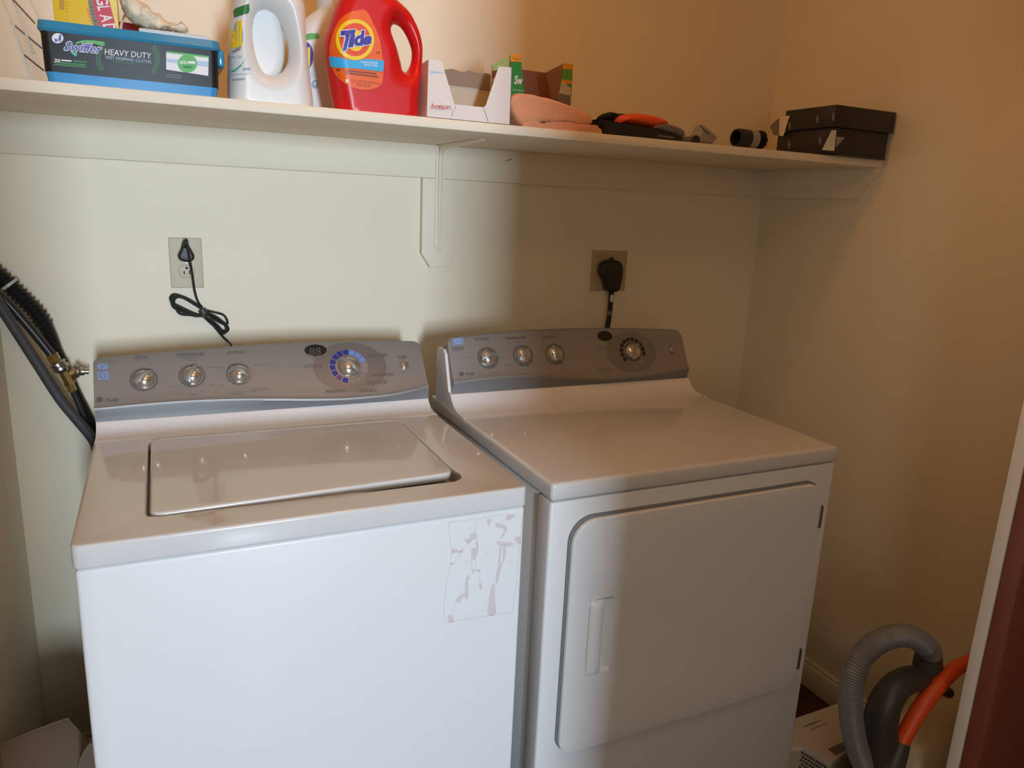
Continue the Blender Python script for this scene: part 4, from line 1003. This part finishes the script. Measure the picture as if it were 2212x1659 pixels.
yc2 = -.20
outer = [(628, 240), (628, 110), (640, 60), (660, 40), (676, 27), (686, 18), (688, -20), (724, -20), (728, 16), (744, 40), (758, 80), (762, 130), (758, 240), (690, 246)]
t, body = bottle('white_detergent_bottle', 'white detergent bottle standing behind, between the looped-handle one and the red bottle', outer, None, yc2, .042, .030, 'hdpe')
cp = UY(706, -20, yc2); MB().lathe([(.026, 0), (.026, .03), (.023, .034)], (cp.x, yc2, cp.z - .006), (0, 0, 1), n=28).build('cap', 'lbl_grey', t)
PB = lambda a, b: UY(a, b, yc2 - .042)
lay([([Z2(*q) for q in ((900, 340), (970, 318), (1050, 318), (1058, 365), (960, 380), (900, 385))], 0), ([Z2(940 + 62 * math.cos(q * PI / 12), 535 + 130 * math.sin(q * PI / 12)) for q in range(24)], 1), ([Z2(*q) for q in ((960, 690), (1050, 640), (1052, 740), (975, 750))], 3), ([Z2(1020 + 34 * math.cos(q * PI / 10), 805 + 42 * math.sin(q * PI / 10)) for q in range(20)], 2)],
    [], ['green_p', 'navy', 'lbl_grey', 'pad'], 'label_print', body, .0007)
lay([([Z2(*q) for q in ((925, 460), (945, 455), (945, 640), (925, 645))], 0), ([Z2(*q) for q in ((950, 455), (972, 450), (970, 640), (950, 645))], 0), ([Z2(1020 + 12 * math.cos(q * PI / 10), 800 + 18 * math.sin(q * PI / 10)) for q in range(20)], 1)], [], ['tide_y', 'white_p'], 'label_letters', body, .0014)

# --- red detergent bottle
yc3 = -.392
outer = [(730, -2), (719, 23), (708, 59), (701, 86), (701, 113), (705, 140), (711, 181), (719, 222), (722, 245), (760, 252), (830, 260), (897, 266), (901, 244), (903, 203), (909, 158), (912, 113), (909, 84), (900, 57), (884, 27), (862, 6), (845, -6), (826, -22), (815, -42), (812, -62), (758, -66), (752, -44), (742, -22)]
hole = [(857, 53), (848, 54), (842, 66), (845, 79), (855, 104), (864, 136), (868, 153), (876, 156), (885, 144), (890, 122), (888, 102), (879, 79), (868, 61)]
hx = UY(850, 100, yc3).x; hx2 = UY(885, 100, yc3).x; hz = UY(850, 160, yc3).z; hz2 = UY(850, 20, yc3).z
def tw(x_, z_):
    e = smooth(hx - .02, hx2, x_) * smooth(hz - .03, hz + .02, z_)
    return 1 - .52 * e
t, body = bottle('red_detergent_bottle', 'glossy red detergent bottle with an orange and yellow bullseye label', outer, hole, yc3, .043, .030, 'tide', handle_x=tw)
cp = UY(785, -64, yc3); MB().lathe([(.030, 0), (.031, .034), (.028, .038)], (cp.x, yc3, cp.z - .006), (0, 0, 1), n=28).build('cap', 'orange_pl', t)
PB = lambda a, b: UY(a, b, yc3 - .043)
lbl = [(783, 21), (796, 30), (803, 45), (814, 68), (821, 90), (827, 136), (826, 176), (812, 190), (785, 194), (755, 186), (730, 167), (716, 142), (712, 108), (719, 75), (730, 50), (751, 29)]
lay([([PB(*q) for q in closed_crom(lbl, 4)], 0)], [], ['tide_lbl'], 'orange_label', body, .0007)
E2 = lambda cx_, cy_, rx, ry, n=40: [PB(cx_ + rx * math.cos(2 * PI * i / n), cy_ + ry * math.sin(2 * PI * i / n)) for i in range(n)]
lay([(E2(767, 86, 41, 44.5), 0)], [], ['tide_y'], 'yellow_ring', body, .0012)
lay([(E2(767, 86, 33, 36), 0)], [], ['tide_or'], 'orange_disc', body, .0017)
lay([(E2(768, 88, 19, 23), 0)], [], ['tide_y'], 'yellow_centre', body, .0022)
bl_ = [(712, 122), (735, 124), (745, 128), (767, 131), (790, 128), (800, 128), (829, 131), (827, 155), (800, 152), (770, 148), (745, 147), (716, 145)]
lay([([PB(*q) for q in bl_], 0)], [], ['sky'], 'blue_band', body, .0022)
lay([(E2(767, 86, 41, 44.5)[4:17] + [PB(767 + 33 * math.cos(2 * PI * i / 40), 86 + 36 * math.sin(2 * PI * i / 40)) for i in range(16, 3, -1)], 0)], [], ['tide_y'], 'yellow_ring_front', body, .0027)
def tide_word(bold, g_, mn, off, nm):
    L_ = MB()
    for ch, x0_, x1_, yt, yb_ in (('T', 733, 766, 67, 113), ('i', 752, 763, 75, 104), ('d', 764, 783, 67, 101), ('e', 782, 800, 78, 99)):
        dxs = 7 if ch == 'T' else 4
        text(L_, ch, [(x0_ + dxs - g_, yt - g_), (x1_ + dxs + g_, yt - g_ - 1), (x1_ - (0 if ch != 'T' else 2) + g_, yb_ + g_ - 2), (x0_ - 2 - g_, yb_ + g_)] if ch != 'T' else [(738 - g_, 68 - g_), (768 + g_, 64 - g_), (756 + g_, 108 + g_), (731 - g_, 113 + g_)], PB, 0, bold=bold)
    o_ = L_.build(nm, mn, body, recalc=False); project(o_, body, off)
tide_word(.085, 1.6, 'white_p', .0031, 'word_outline')
tide_word(.045, 0, 'navy', .0035, 'word')
L_ = MB(); text(L_, 'CLEAN BREEZE', [(778, 132), (815, 135), (815, 139), (778, 136)], PB, 0, bold=.01); text(L_, 'BRISE PURE', [(786, 138), (815, 141), (815, 145), (786, 142)], PB, 0, bold=.01)
o_ = L_.build('band_lettering', 'white_p', body, recalc=False); project(o_, body, .0027)
L_ = MB()
text(L_, '64', [(812, 110), (820, 111), (820, 117), (812, 116)], PB, 0, bold=.02)
for (x0_, y0_, x1_, y1_) in ((746, 151, 813, 158), (746, 156, 817, 165)): L_.poly([PB(x0_, y0_), PB(x1_, y1_), PB(x1_, y1_ + 3.2), PB(x0_, y0_ + 3.2)])
text(L_, '2.72 L (2.87 US QT) (92 fl oz)', [(759, 171), (820, 178), (820, 185), (759, 178)], PB, 0, bold=.01); text(L_, '92 FL OZ LIQ', [(770, 180), (800, 183), (800, 189), (770, 187)], PB, 0, bold=.01)
L_.poly([PB(727, 149), PB(735, 150), PB(735, 154), PB(727, 153)]); L_.poly([PB(732, 160), PB(735, 165), PB(733, 167)])
o_ = L_.build('label_small_print', 'tide_brown', body, recalc=False); project(o_, body, .0013)
L_ = MB(); L_.poly([PB(747, 171), PB(753, 172), PB(753, 179), PB(747, 178)]); o_ = L_.build('recycle_mark', 'white_p', body, recalc=False); project(o_, body, .0013)

# --- sliver of green plastic behind
S = lambda px, py, y=-.34: (UY(px, py, y).x, max(ST + .0004, UY(px, py, y).z))
gb = outline_bm([closed_crom([S(909, 192), S(912, 193), S(911, 215), S(913, 235), S(914, 248), S(905, 256), S(902, 245), S(904, 220)], 4)], .006, .0035, XZ(-.34), seg=3)
tag(MB().bm(gb).build('green_plastic_clip', 'green_dk', ang=60), 'small dark green plastic piece between the red bottle and the white box', 'clip')

# --- white dryer-sheet box with cut-out front
t = thing('dryer_sheet_box', 'open white cardboard box with cut-away front, right of the red bottle', 'box', (.70, -.38, ST))
fy = -.437; by = -.335; TH = .0009
z3 = lambda a, b, y=fy: UY(900 + a / 5.267, 80 + b / 5.267, y)
fr = [z3(*q) for q in ((135, 255), (285, 270), (430, 765), (765, 800), (788, 775), (935, 335), (1082, 345))]
bl = z3(115, 905); br = z3(1062, 995)
fr += [Vector((br.x, fy, ST)), Vector((bl.x, fy, ST))]
bd = MB(); bd.slab(fr, (0, TH, 0))
zl = fr[0].z; zr = fr[6].z; xl = bl.x; xr = br.x
bd.slab([(fr[0].x, fy, zl), (fr[0].x - .001, by, zl - .006), (xl, by, ST), (xl, fy, ST)], (TH, 0, 0))
bd.slab([(fr[6].x, fy, zr), (fr[6].x, by, zr - .012), (xr, by, ST), (xr, fy, ST)], (-TH, 0, 0))
bd.slab([(xl, by, ST), (xr, by, ST), (xr, by, ST + .083), (xl, by, ST + .083)], (0, -TH, 0), mi=1)
bd.slab([(xl, fy, ST), (xr, fy, ST), (xr, by, ST), (xl, by, ST)], (0, 0, TH))
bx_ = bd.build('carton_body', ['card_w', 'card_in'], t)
# torn grey inner flap at the back
tp = MB(); pts = []; n = 26
xa, xb = xl + .004, xr - .004
zt = lambda u: UY(960 + 97 * u, 148 + 12 * u, by - .003).z + noise.noise(Vector((u * 9, 1, 2))) * .003 + random.uniform(-.0008, .0008)
top_ = [(xa + (xb - xa) * i / n, by - .003, zt(i / n)) for i in range(n + 1)]
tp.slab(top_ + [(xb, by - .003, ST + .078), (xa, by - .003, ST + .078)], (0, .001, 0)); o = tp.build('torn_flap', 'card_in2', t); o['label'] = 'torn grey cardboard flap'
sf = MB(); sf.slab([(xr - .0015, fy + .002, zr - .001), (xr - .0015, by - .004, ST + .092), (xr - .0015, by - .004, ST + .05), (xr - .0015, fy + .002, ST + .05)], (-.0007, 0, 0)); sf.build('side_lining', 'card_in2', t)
L = MB(); PQ = lambda a, b: z3(a, b, fy - .0008); PQ2 = lambda a, b: z3(a, b, fy - .0012)
def tz(mb, s, c4, f, mi, **k): text(mb, s, c4, f, mi, **k)
tz(L, 'bounce', [(155, 755), (398, 770), (393, 832), (150, 822)], PQ, 0, shear=.2, bold=.09); tz(L, 'bounce', [(157, 760), (396, 775), (391, 826), (152, 817)], PQ2, 1, shear=.2, bold=.01)
L.poly([PQ(155, 385), PQ(325, 405), PQ(325, 412), PQ(265, 410), PQ(155, 408)], 2)
for a_, b_ in (((440, 785), (438, 820)), ((765, 810), (768, 845)), ((420, 830), (398, 905)), ((775, 845), (815, 965))): L.strip([PQ(*a_), PQ(*b_)], .0007, (0, -1, 0), 3)
L.build('box_printing', ['red_p', 'card_w', 'paleblue', 'dkgrey'], bx_, recalc=False)

# --- green sweeper-cloth box behind
t = thing('sweeper_cloth_box', 'open green cardboard box with orange top band and brown inside, behind the towel', 'box', (.90, -.27, ST))
fy = -.318; by = -.215
z3 = lambda a, b, y=fy: UY(900 + a / 5.267, 80 + b / 5.267, y)
xl = z3(1068, 400).x; xr = z3(1768, 500).x
q0 = z3(1070, 190); q1 = z3(1190, 200); q2 = z3(1225, 650); q3 = z3(1605, 720); q4 = z3(1670, 295); q5 = z3(1780, 310)
bd = MB(); bd.slab([q0, q1, z3(1196, 350), q2, Vector((q2.x + .004, fy, ST + .035)), Vector((q3.x - .004, fy, ST + .035)), q3, q4, q5, Vector((xr, fy, ST)), Vector((xl, fy, ST))], (0, .0009, 0))
bd.slab([(xr, fy, q5.z), (xr, by, q5.z - .012), (xr, by, ST), (xr, fy, ST)], (-.0009, 0, 0), 1); bd.slab([(xl, fy, q0.z - .002), (xl, by, q0.z - .022), (xl, by, ST), (xl, fy, ST)], (.0009, 0, 0), 1)
bd.slab([(xl, by, ST), (xr, by, ST), (xr, by, UY(1180, 158, by).z), (xl, by, UY(1128, 149, by).z)], (0, -.0009, 0), 1)
bx_ = bd.build('carton_body', ['green_card', 'card_br'], t)
fl = MB(); fl.slab([UY(1063.5, 139, fy + .012), UY(1101, 119, fy), UY(1100, 146, fy), UY(1064, 153, fy + .012)], (0, .0008, 0)); fl.build('side_flap', 'palegreen', t)
wg = MB(); wg.slab([UY(1179, 156.5, fy + .03), UY(1216, 138, fy + .002), UY(1206, 214, fy + .002), UY(1190, 214, fy + .03)], (0, .0008, 0)); wg.build('inner_wing', 'card_br', t)
L = MB(); PQ = lambda a, b: z3(a, b, fy - .0008); PQ2 = lambda a, b: z3(a, b, fy - .0012)
L.poly([PQ(1070, 190), PQ(1190, 200), PQ(1191, 285), PQ(1066, 278)], 0); L.poly([PQ(1670, 295), PQ(1780, 310), PQ(1776, 372), PQ(1664, 362)], 0)
text(L, 'Tops in', [(1090, 232), (1185, 238), (1185, 268), (1090, 262)], PQ2, 1)
L.poly([PQ(1664, 362), PQ(1776, 372), PQ(1765, 500), PQ(1648, 480)], 2); L.poly([PQ(1648, 480), PQ(1765, 500), PQ(1760, 540), PQ(1700, 530), PQ(1645, 515)], 0); L.poly([PQ(1645, 515), PQ(1700, 530), PQ(1757, 560), PQ(1755, 600), PQ(1742, 780), PQ(1605, 720)], 3)
L.poly([PQ2(1690, 532), PQ2(1757, 558), PQ2(1755, 580), PQ2(1720, 560)], 4); L.poly([PQ2(1625, 640), PQ2(1745, 665), PQ2(1742, 780), PQ2(1605, 720)], 5)
text(L, 'Sw', [(1112, 435), (1208, 445), (1208, 545), (1108, 535)], PQ2, 6, shear=.2, bold=.03); text(L, 'Dry Sweep', [(1100, 590), (1216, 600), (1216, 622), (1100, 612)], PQ2, 6)
L.build('box_printing', ['orange_card', 'tide_brown', 'green_card2', 'whitish', 'teal_p', 'mgrey', 'white_p'], bx_, recalc=False)

# --- folded towel
t = thing('folded_towel', 'peach folded towel near the shelf edge, right of the white box', 'towel', (.90, -.39, ST))
S = lambda px, py, y=-.435: (UY(px, py, y).x, max(ST + .0008, UY(px, py, y).z))
for nm, pts_ in (('upper_fold', [(1104, 215), (1115, 204), (1132, 199), (1165, 206), (1200, 214), (1240, 230), (1260, 242), (1273, 243), (1281, 254), (1281, 267), (1262, 271), (1230, 265), (1190, 263), (1170, 264), (1166, 274), (1150, 282), (1130, 270), (1108, 242)]), ('lower_fold', [(1128, 272), (1150, 266), (1172, 270), (1195, 266), (1230, 268), (1270, 274), (1285, 273), (1294, 281), (1295, 300), (1250, 300), (1180, 300), (1138, 290)])):
    tb = outline_bm([[(a_, max(ST + .0008, b_)) for a_, b_ in closed_crom([S(a_, b_) for a_, b_ in pts_], 4)]], .058, .008, XZ(-.377), seg=5, remesh=.003, smooth=2)
    for v in tb.verts:
        f_ = smooth(ST + .001, ST + .01, v.co.z); v.co += Vector((noise.noise(v.co * 30) * .003, noise.noise(v.co * 22 + Vector((5, 5, 5))) * .004, noise.noise(v.co * 35 + Vector((1, 9, 4))) * .0025 * f_))
    MB().bm(tb).build(nm, 'towel', t, ang=85)

# --- dark vacuum tool with orange top
t = thing('dusting_tool', 'flat dark vacuum tool with orange and grey top and black bristles', 'vacuum attachment', (1.10, -.40, ST))
def ol(nm, pts_, y_, half, bev_, m_, par, rm=0., floor_=True, sm=2):
    S_ = lambda px, py: (UY(px, py, y_).x, max(ST + .0005, UY(px, py, y_).z))
    lp = [(a_, max(ST + .0005, b_)) for a_, b_ in closed_crom([S_(*p_) for p_ in pts_], 4)]
    return MB().bm(pillow_bm([lp], half, bev_, XZ(y_), step=.0025)).build(nm, m_, par, ang=60)
bd = MB(); pts_ = [(1292, 257), (1320, 261), (1350, 267), (1407, 277), (1442, 286), (1469, 296), (1469, 312), (1305, 300), (1305, 271), (1294, 265)]
bd.slab([Vector((UY(*p_, -.4345).x, -.4345, max(ST, UY(*p_, -.4345).z))) for p_ in pts_], (0, .085, 0)); bd.build('tool_base', 'black_pl', t)
ol('orange_cover', [(1332, 264), (1335, 254), (1345, 248), (1370, 245.5), (1400, 249), (1425, 257), (1434, 264), (1432, 270), (1405, 279), (1370, 274), (1335, 268)], -.40, .030, .012, 'orange_pl', t, .002)
ol('grey_end', [(1405, 277), (1412, 269), (1425, 266), (1440, 268), (1465, 277), (1473, 287), (1470, 297), (1450, 294), (1420, 285)], -.415, .018, .007, 'mgrey', t, .0018)
o = ol('bristle_row', [(1296, 254), (1303, 247), (1316, 243), (1332, 246), (1347, 248), (1344, 258), (1328, 262), (1312, 260), (1300, 260)], -.37, .022, .006, 'bristle', t, .0016, sm=0)
for v in o.data.vertices: v.co += Vector((random.uniform(-.0012, .0012), random.uniform(-.0012, .0012), random.uniform(-.0014, .0014)))
cp = MB(); cp.tube([UY(1420, 293, -.4345), UY(1455, 298, -.4345)], .0022, n=8); cp.build('edge_trim', 'mgrey', t)

# --- grey elbow nozzle
t = thing('elbow_nozzle', 'small grey angled vacuum nozzle between the orange tool and the round brush', 'vacuum attachment', (1.25, -.41, ST))
ol('nozzle_body', [(1493, 300), (1502, 285), (1509, 271), (1514, 270), (1522, 277), (1533, 287), (1541, 296), (1537, 305), (1529, 314), (1512, 314), (1495, 312)], -.405, .020, .008, 'ltgrey', t, .0016)
p0 = UY(1470, 301, -.415); p1 = UY(1500, 303, -.41); h = MB(); h.tube([Vector((p0.x, p0.y, ST + .0065)), Vector((p1.x, p1.y, ST + .0085))], [.006, .009], n=18); h.build('nozzle_tip', 'mgrey', t)
op = MB(); c_ = UY(1503, 302, -.427); op.lathe([(.010, 0), (.010, .002)], c_, (-.2, -1, .1), n=20); op.build('nozzle_opening', 'dark', t)
op = MB(); op.slab([UY(1512, 271, -.4265), UY(1516, 272, -.4265), UY(1534, 290, -.4265), UY(1529, 290, -.4265)], (0, .002, 0)); op.build('rim', 'mgrey', t)

# --- round brush
t = thing('round_dusting_brush', 'round black vacuum brush with pale grey collar, lying on its side', 'vacuum attachment', (1.40, -.40, ST))
ax = Vector((-.955, .03, .0)).normalized(); R0 = .0225
c_ = UY(1622, 298, -.405); c_ = Vector((c_.x, c_.y, ST + R0 + .001))
h = MB(); h.lathe([(.0175, .046), (.0200, .047), (R0 - .0003, .040), (.0215, .010), (.0165, .010), (.0175, .046)], c_, ax, n=36, cap=False); h.build('socket_ring', 'black_pl', t)
h = MB(); h.lathe([(.0170, .014), (.0001, .014)], c_, ax, n=30, cap=False); h.build('inner_bore', 'dark', t)
h = MB(); h.lathe([(.0195, .012), (.0214, .011), (.0214, -.012), (.0195, -.013)], c_, ax, n=36); h.build('collar', 'ltgrey', t)
h = MB()
n = 150
for i in range(n):
    a_ = 2 * PI * i / n; e1 = ax.cross(Vector((0, 0, 1))).normalized(); e2 = ax.cross(e1)
    for rr in (.015, .0185):
        d_ = e1 * math.cos(a_ + rr) + e2 * math.sin(a_ + rr); p0 = c_ + d_ * (rr + .0008) - ax * .011; p1 = c_ + d_ * min(R0, rr + .002 + random.uniform(-.001, .0015)) - ax * (.033 + random.uniform(-.003, .002)); h.tube([p0, p1], .0008, n=3, cap=False)
h.lathe([(.019, -.012), (.0195, -.030), (.010, -.031)], c_, ax, n=30); h.build('bristles', 'bristle', t)

# --- two black boxes
def blackbox(nm, label, x0, x1, y0, y1, z0, z1, flaps):
    tt = thing(nm, label, 'box', ((x0 + x1) / 2, (y0 + y1) / 2, z0), 'stacked flat black boxes')
    return tt, MB().box(x0, x1, y0, y1, z0, z1, bev=.0012).build('box_body', 'blackbox', tt)
z0b, z1b = ST + .003, ST + .066
t1, b1 = blackbox('black_box', 'lower of two stacked flat black boxes at the right end of the shelf', 1.677, 1.872, -.452, -.262, z0b, z1b, 0)
pf = MB()
pf.slab([UY(1776, 324, -.4535), UY(1802, 326, -.4535), UY(1807, 281, -.4535), UY(1797, 282, -.4535)], (0, .0008, 0))
L = pf.build('paper_flap', 'paper', t1)
l2 = MB(); l2.strip([UY(1800, 284, -.4540), UY(1794, 315, -.4540)], .0006, (0, -1, 0)); l2.build('printed_line', 'red_p', L, recalc=False)
pf = MB(); pf.slab([UY(1807, 295, -.453), UY(1825, 297, -.453), UY(1806, 318, -.453)], (0, .0008, 0)); pf.build('torn_corner', 'ltgrey', t1)
fm = MB(); fm.box(1.690, 1.874, -.455, -.30, ST, ST + .0028, bev=.001); fm.build('crushed_bottom', 'dkgrey', t1)
t2, b2 = blackbox('black_box', 'upper of two stacked flat black boxes, its front corner towards the room', 1.668, 1.882, -.458, -.290, z1b + .0005, z1b + .0005 + .0515, 0)
PX = lambda a, b, x_: U(a, b, 0, x_)
for (tt, x_, px_, py_, h_) in ((b2, 1.6676, 1766, 257, 9), (b2, 1.6676, 1706, 272, 9), (b2, 1.6676, 1800, 252, 10), (b1, 1.6766, 1772, 304, 9), (b1, 1.6766, 1705, 312, 9)):
    g_ = MB(); a_ = [PX(px_ + 2.6 * math.cos(q * PI / 8), py_ + h_ * math.sin(q * PI / 8), x_) for q in range(16)]; g_.slab(a_, (-.0006, 0, 0)); g_.build('metal_mark', 'mgrey', tt)
pf = MB(); pf.slab([PX(1683, 293, 1.667), PX(1692, 294, 1.667), PX(1706, 250, 1.667), PX(1700, 250, 1.667), PX(1686, 253, 1.667)], (-.0008, 0, 0)); L = pf.build('paper_flap', 'paper', t2)
l2 = MB(); l2.strip([PX(1690, 256, 1.6660), PX(1687, 290, 1.6660)], .0006, (-1, 0, 0)); l2.build('printed_line', 'red_p', L, recalc=False)
pf = MB(); pf.slab([PX(1683, 255, 1.667), PX(1683, 293, 1.667), PX(1672, 292, 1.667), PX(1664, 275, 1.667), PX(1668, 268, 1.667)], (-.0008, 0, 0)); pf.build('grey_corner_flap', 'mgrey', t2)

# ================================================================== FLOOR THINGS RIGHT
# --- canister vacuum
VY = -.985
V = lambda px, py, y=VY: UY(px, py, y)
t = thing('canister_vacuum', 'cream canister vacuum with grey ribbed hose and orange tube, beside the dryer', 'vacuum cleaner', (1.70, -.97, 0))
kk = pxm(V(1900, 1500))
h = MB(); h.tube([V(1925, 1760), V(1885, 1690), V(1853, 1620), V(1839, 1550), V(1839, 1480), V(1857, 1425), V(1895, 1388), V(1940, 1373), V(1975, 1378), V(2003, 1398), V(2010, 1412)], 23 * kk, n=24, smooth=10, corr=(.0012, .0052)); h.build('ribbed_hose', 'hose', t)
h = MB(); h.tube([V(1998, 1394), V(2008, 1408), V(2011, 1428)], [24 * kk, 23 * kk, 23 * kk], n=22); h.build('hose_cuff', 'mgrey', t)
h = MB(); h.tube([V(2006, 1418), V(2004, 1440)], [28 * kk, 31 * kk], n=24); h.tube([V(2004, 1440), V(1998, 1462), V(1990, 1478)], [31 * kk, 28 * kk, 24 * kk], n=24); h.build('swivel_joint', 'dkgrey', t)
h = MB(); h.tube([V(2010, 1470, -.99), V(1975, 1466, -.99), V(1940, 1480, -.99), V(1912, 1520, -.99), V(1902, 1570, -.99), V(1900, 1640, -.99), V(1905, 1760, -.99)], [26 * kk, 28 * kk, 30 * kk, 33 * kk, 36 * kk, 44 * kk, 48 * kk], n=22); h.build('wand_handle', 'dkgrey', t)
h = MB(); h.tube([V(2125, 1418, -1.02), V(2095, 1428, -1.02), V(2060, 1448, -1.02), V(2020, 1488, -1.02), V(1985, 1535, -1.02), V(1960, 1578, -1.02), V(1944, 1608, -1.02)], [12 * kk, 14 * kk, 16 * kk, 18 * kk, 18 * kk, 17 * kk, 17 * kk], n=20); h.build('orange_tube', 'orange_pl', t)
h = MB(); h.tube([V(1948, 1600, -1.02), V(1930, 1640, -1.02), V(1905, 1700, -1.02)], [18 * kk, 26 * kk, 34 * kk], n=20); h.build('tube_collar', 'dkgrey', t)
h = MB(); h.tube([V(2000, 1488, -.97), V(2030, 1488, -.97), V(2050, 1497, -.97)], [10 * kk, 15 * kk, 12 * kk], n=16); h.build('release_knob', 'black', t)
# canister body: squashed, rounded
bmv = bmesh.new(); bmesh.ops.create_icosphere(bmv, subdivisions=5, radius=1)
cc = Vector((1.725, -.93, .165))
for v in bmv.verts:
    p = v.co; q = Vector((math.copysign(abs(p.x) ** .8, p.x), math.copysign(abs(p.y) ** .8, p.y), math.copysign(abs(p.z) ** .8, p.z)))
    v.co = cc + Vector((q.x * .145, q.y * .12, q.z * (.125 if q.z > 0 else .15)))
MB().bm(bmv).build('canister_body', 'cream', t, ang=80)
for sx in (-.1, .1): MB().lathe([(.035, -.012), (.04, -.008), (.04, .008), (.035, .012)], (1.70 + sx, -.97 + (.07 if sx < 0 else 0.06), .04), (0, 1, 0), n=24).build('wheel', 'black', t)

# --- white box on the floor
t = thing('filter_box', 'low white box with a perforated front and printed top, on the floor by the dryer', 'box', (1.62, -.70, 0))
zt = .11
A = U(1700, 1558, 2, zt); B_ = U(1812, 1519, 2, zt)
C_ = U(1845, 1610, 2, zt); D_ = U(1795, 1648, 2, zt); E_ = U(1735, 1612, 2, zt); F_ = U(1700, 1614, 2, zt)
top_pts = [A, B_, C_, D_, E_, F_]
bd = MB(); bd.slab(top_pts, (0, 0, -.012)); bd.build('box_lid', 'paper', t)
sd_ = MB(); sd_.slab([Vector((p.x, p.y, zt - .012)) for p in (F_ + Vector((0, .004, 0)), E_ + Vector((0, .004, 0)), D_ + Vector((0, .004, 0)), C_ + Vector((-.004, .0, 0)), B_ + Vector((-.004, -.004, 0)), A + Vector((0, -.004, 0)))], (0, 0, -zt + .013)); sd_.build('box_body', 'whitish', t)
hl = MB(); d1 = (D_ - E_); n_ = Vector((d1.y, -d1.x, 0)).normalized()
n_ = n_ if n_.y < 0 else -n_
for r_ in range(5):
    for i in range(9):
        c_ = E_ + Vector((0, .004, 0)) + d1 * ((i + .5 + (.5 if r_ % 2 else 0)) / 9.6) + Vector((0, 0, -.020 - r_ * .011)) + n_ * .0006
        e1 = d1.normalized(); hl.poly([c_ + e1 * .0032 * math.cos(q * PI / 4) + Vector((0, 0, .0032 * math.sin(q * PI / 4))) for q in range(8)])
hl.build('perforations', 'dark', t, recalc=False)
gr = MB(); gr.slab([U(1788, 1618, 2, zt + .0006), U(1828, 1600, 2, zt + .0006), U(1843, 1612, 2, zt + .0006), U(1806, 1632, 2, zt + .0006)], (0, 0, .0004)); gr.build('grey_panel', 'mgrey', t)
sc_ = MB()
for a_, b_ in (((1735, 1570), (1765, 1558)), ((1750, 1577), (1788, 1561)), ((1742, 1568), (1775, 1556))): sc_.strip([U(*a_, 2, zt + .0006), U(*b_, 2, zt + .0006)], .0025, (0, 0, 1))
sc_.build('printed_scribble', 'greyband', t, recalc=False)

# ================================================================== FLOOR THINGS LEFT
t = thing('brown_bag', 'brown paper bag standing between the left wall and the washer', 'bag', (-.10, -.47, 0))
a = UY(-30, 1622, -.52); b = UY(60, 1587, -.50); c = UY(145, 1554, -.48)
rim = [Vector((-.176, -.50, .44)), UY(0, 1612, -.50), UY(60, 1584, -.49), UY(115, 1563, -.48), UY(148, 1552, -.47)]
front = [(-.174, -.62, .395), (-.14, -.625, .40), (-.10, -.62, .41), (-.05, -.60, .42), (-.02, -.56, .43)]
bd = MB(); vs = []; fs = []
rim = [Vector((max(-.180, p.x), p.y, p.z)) for p in rim]
rows = [[Vector(p) for p in rim], [Vector(r).lerp(Vector(f), .45) + Vector((0, 0, .006)) for r, f in zip(rim, front)], [Vector(f) for f in front], [Vector((f[0], f[1] - .004, .2)) for f in front], [Vector((f[0] * .98, f[1], .0)) for f in front]]
back = [[Vector((r.x, r.y + .03, 0)) for r in rim]]
rows = back[::-1] + rows
m = len(rim)
for r_ in rows: vs += r_
for i in range(len(rows) - 1):
    for j in range(m - 1): fs.append([i * m + j, i * m + j + 1, (i + 1) * m + j + 1, (i + 1) * m + j])
n_r = len(rows)
fs.append([i * m for i in range(n_r)][::-1]); fs.append([i * m + m - 1 for i in range(n_r)]); fs.append([j for j in range(m)] + [(n_r - 1) * m + j for j in range(m)][::-1])
bd.add(vs, fs); bd.build('bag_body', 'bag', t, ang=50)
bd = MB(); pts_ = [UY(a_, b_, -.70) for a_, b_ in ((193, 1606), (182, 1620), (172, 1638), (166, 1662), (165, 1690))]
pts_ += [Vector((pts_[-1].x, -.70, 0)), Vector((-.006, -.70, 0)), Vector((-.006, -.70, pts_[0].z))]
bd.slab([Vector((min(p.x, -.006), p.y, p.z)) for p in pts_], (0, .012, 0)); tag(bd.build('tan_board', 'board'), 'narrow tan board with a curved corner, wedged upright against the left side of the washer', 'board')
rm = MB(); rm.tube([p + Vector((0, 0, .001)) for p in rim], .0010, n=8); rm.build('folded_rim', 'bag', t)

# ================================================================== printing joins the mesh of the part it is printed on
SIB = {'carton_printing': 'carton_body', 'pale_ring': 'packet_body', 'perforations': 'box_body', 'printed_scribble': 'box_lid'}
PRINT = {'panel_lettering', 'fine_print', 'sleeve_printing', 'carton_printing', 'box_printing', 'label_small_print', 'label_letters', 'label_print', 'socket_outline', 'slots',
         'printed_line', 'perforations', 'printed_scribble', 'pale_ring', 'warm_arc', 'display_digits', 'band_lettering', 'recycle_mark', 'blue_band', 'word', 'word_outline',
         'yellow_ring', 'orange_disc', 'yellow_centre', 'yellow_ring_front'}
base_ = lambda o: o.name.split('.')[0]
for o in [q for q in COL.objects if q.type == 'MESH' and base_(q) in PRINT]:
    n_ = base_(o); tgt = o.parent
    if n_ in SIB: tgt = [c for c in o.parent.children if base_(c) == SIB[n_]][0]
    elif n_ in ('band_lettering', 'recycle_mark', 'blue_band', 'word', 'word_outline', 'yellow_ring', 'orange_disc', 'yellow_centre', 'yellow_ring_front') or (n_ == 'label_small_print' and base_(tgt) == 'bottle_body' and any(base_(c) == 'orange_label' for c in tgt.children)):
        tgt = [c for c in tgt.children if base_(c) == 'orange_label'][0]
    merge(tgt, o)
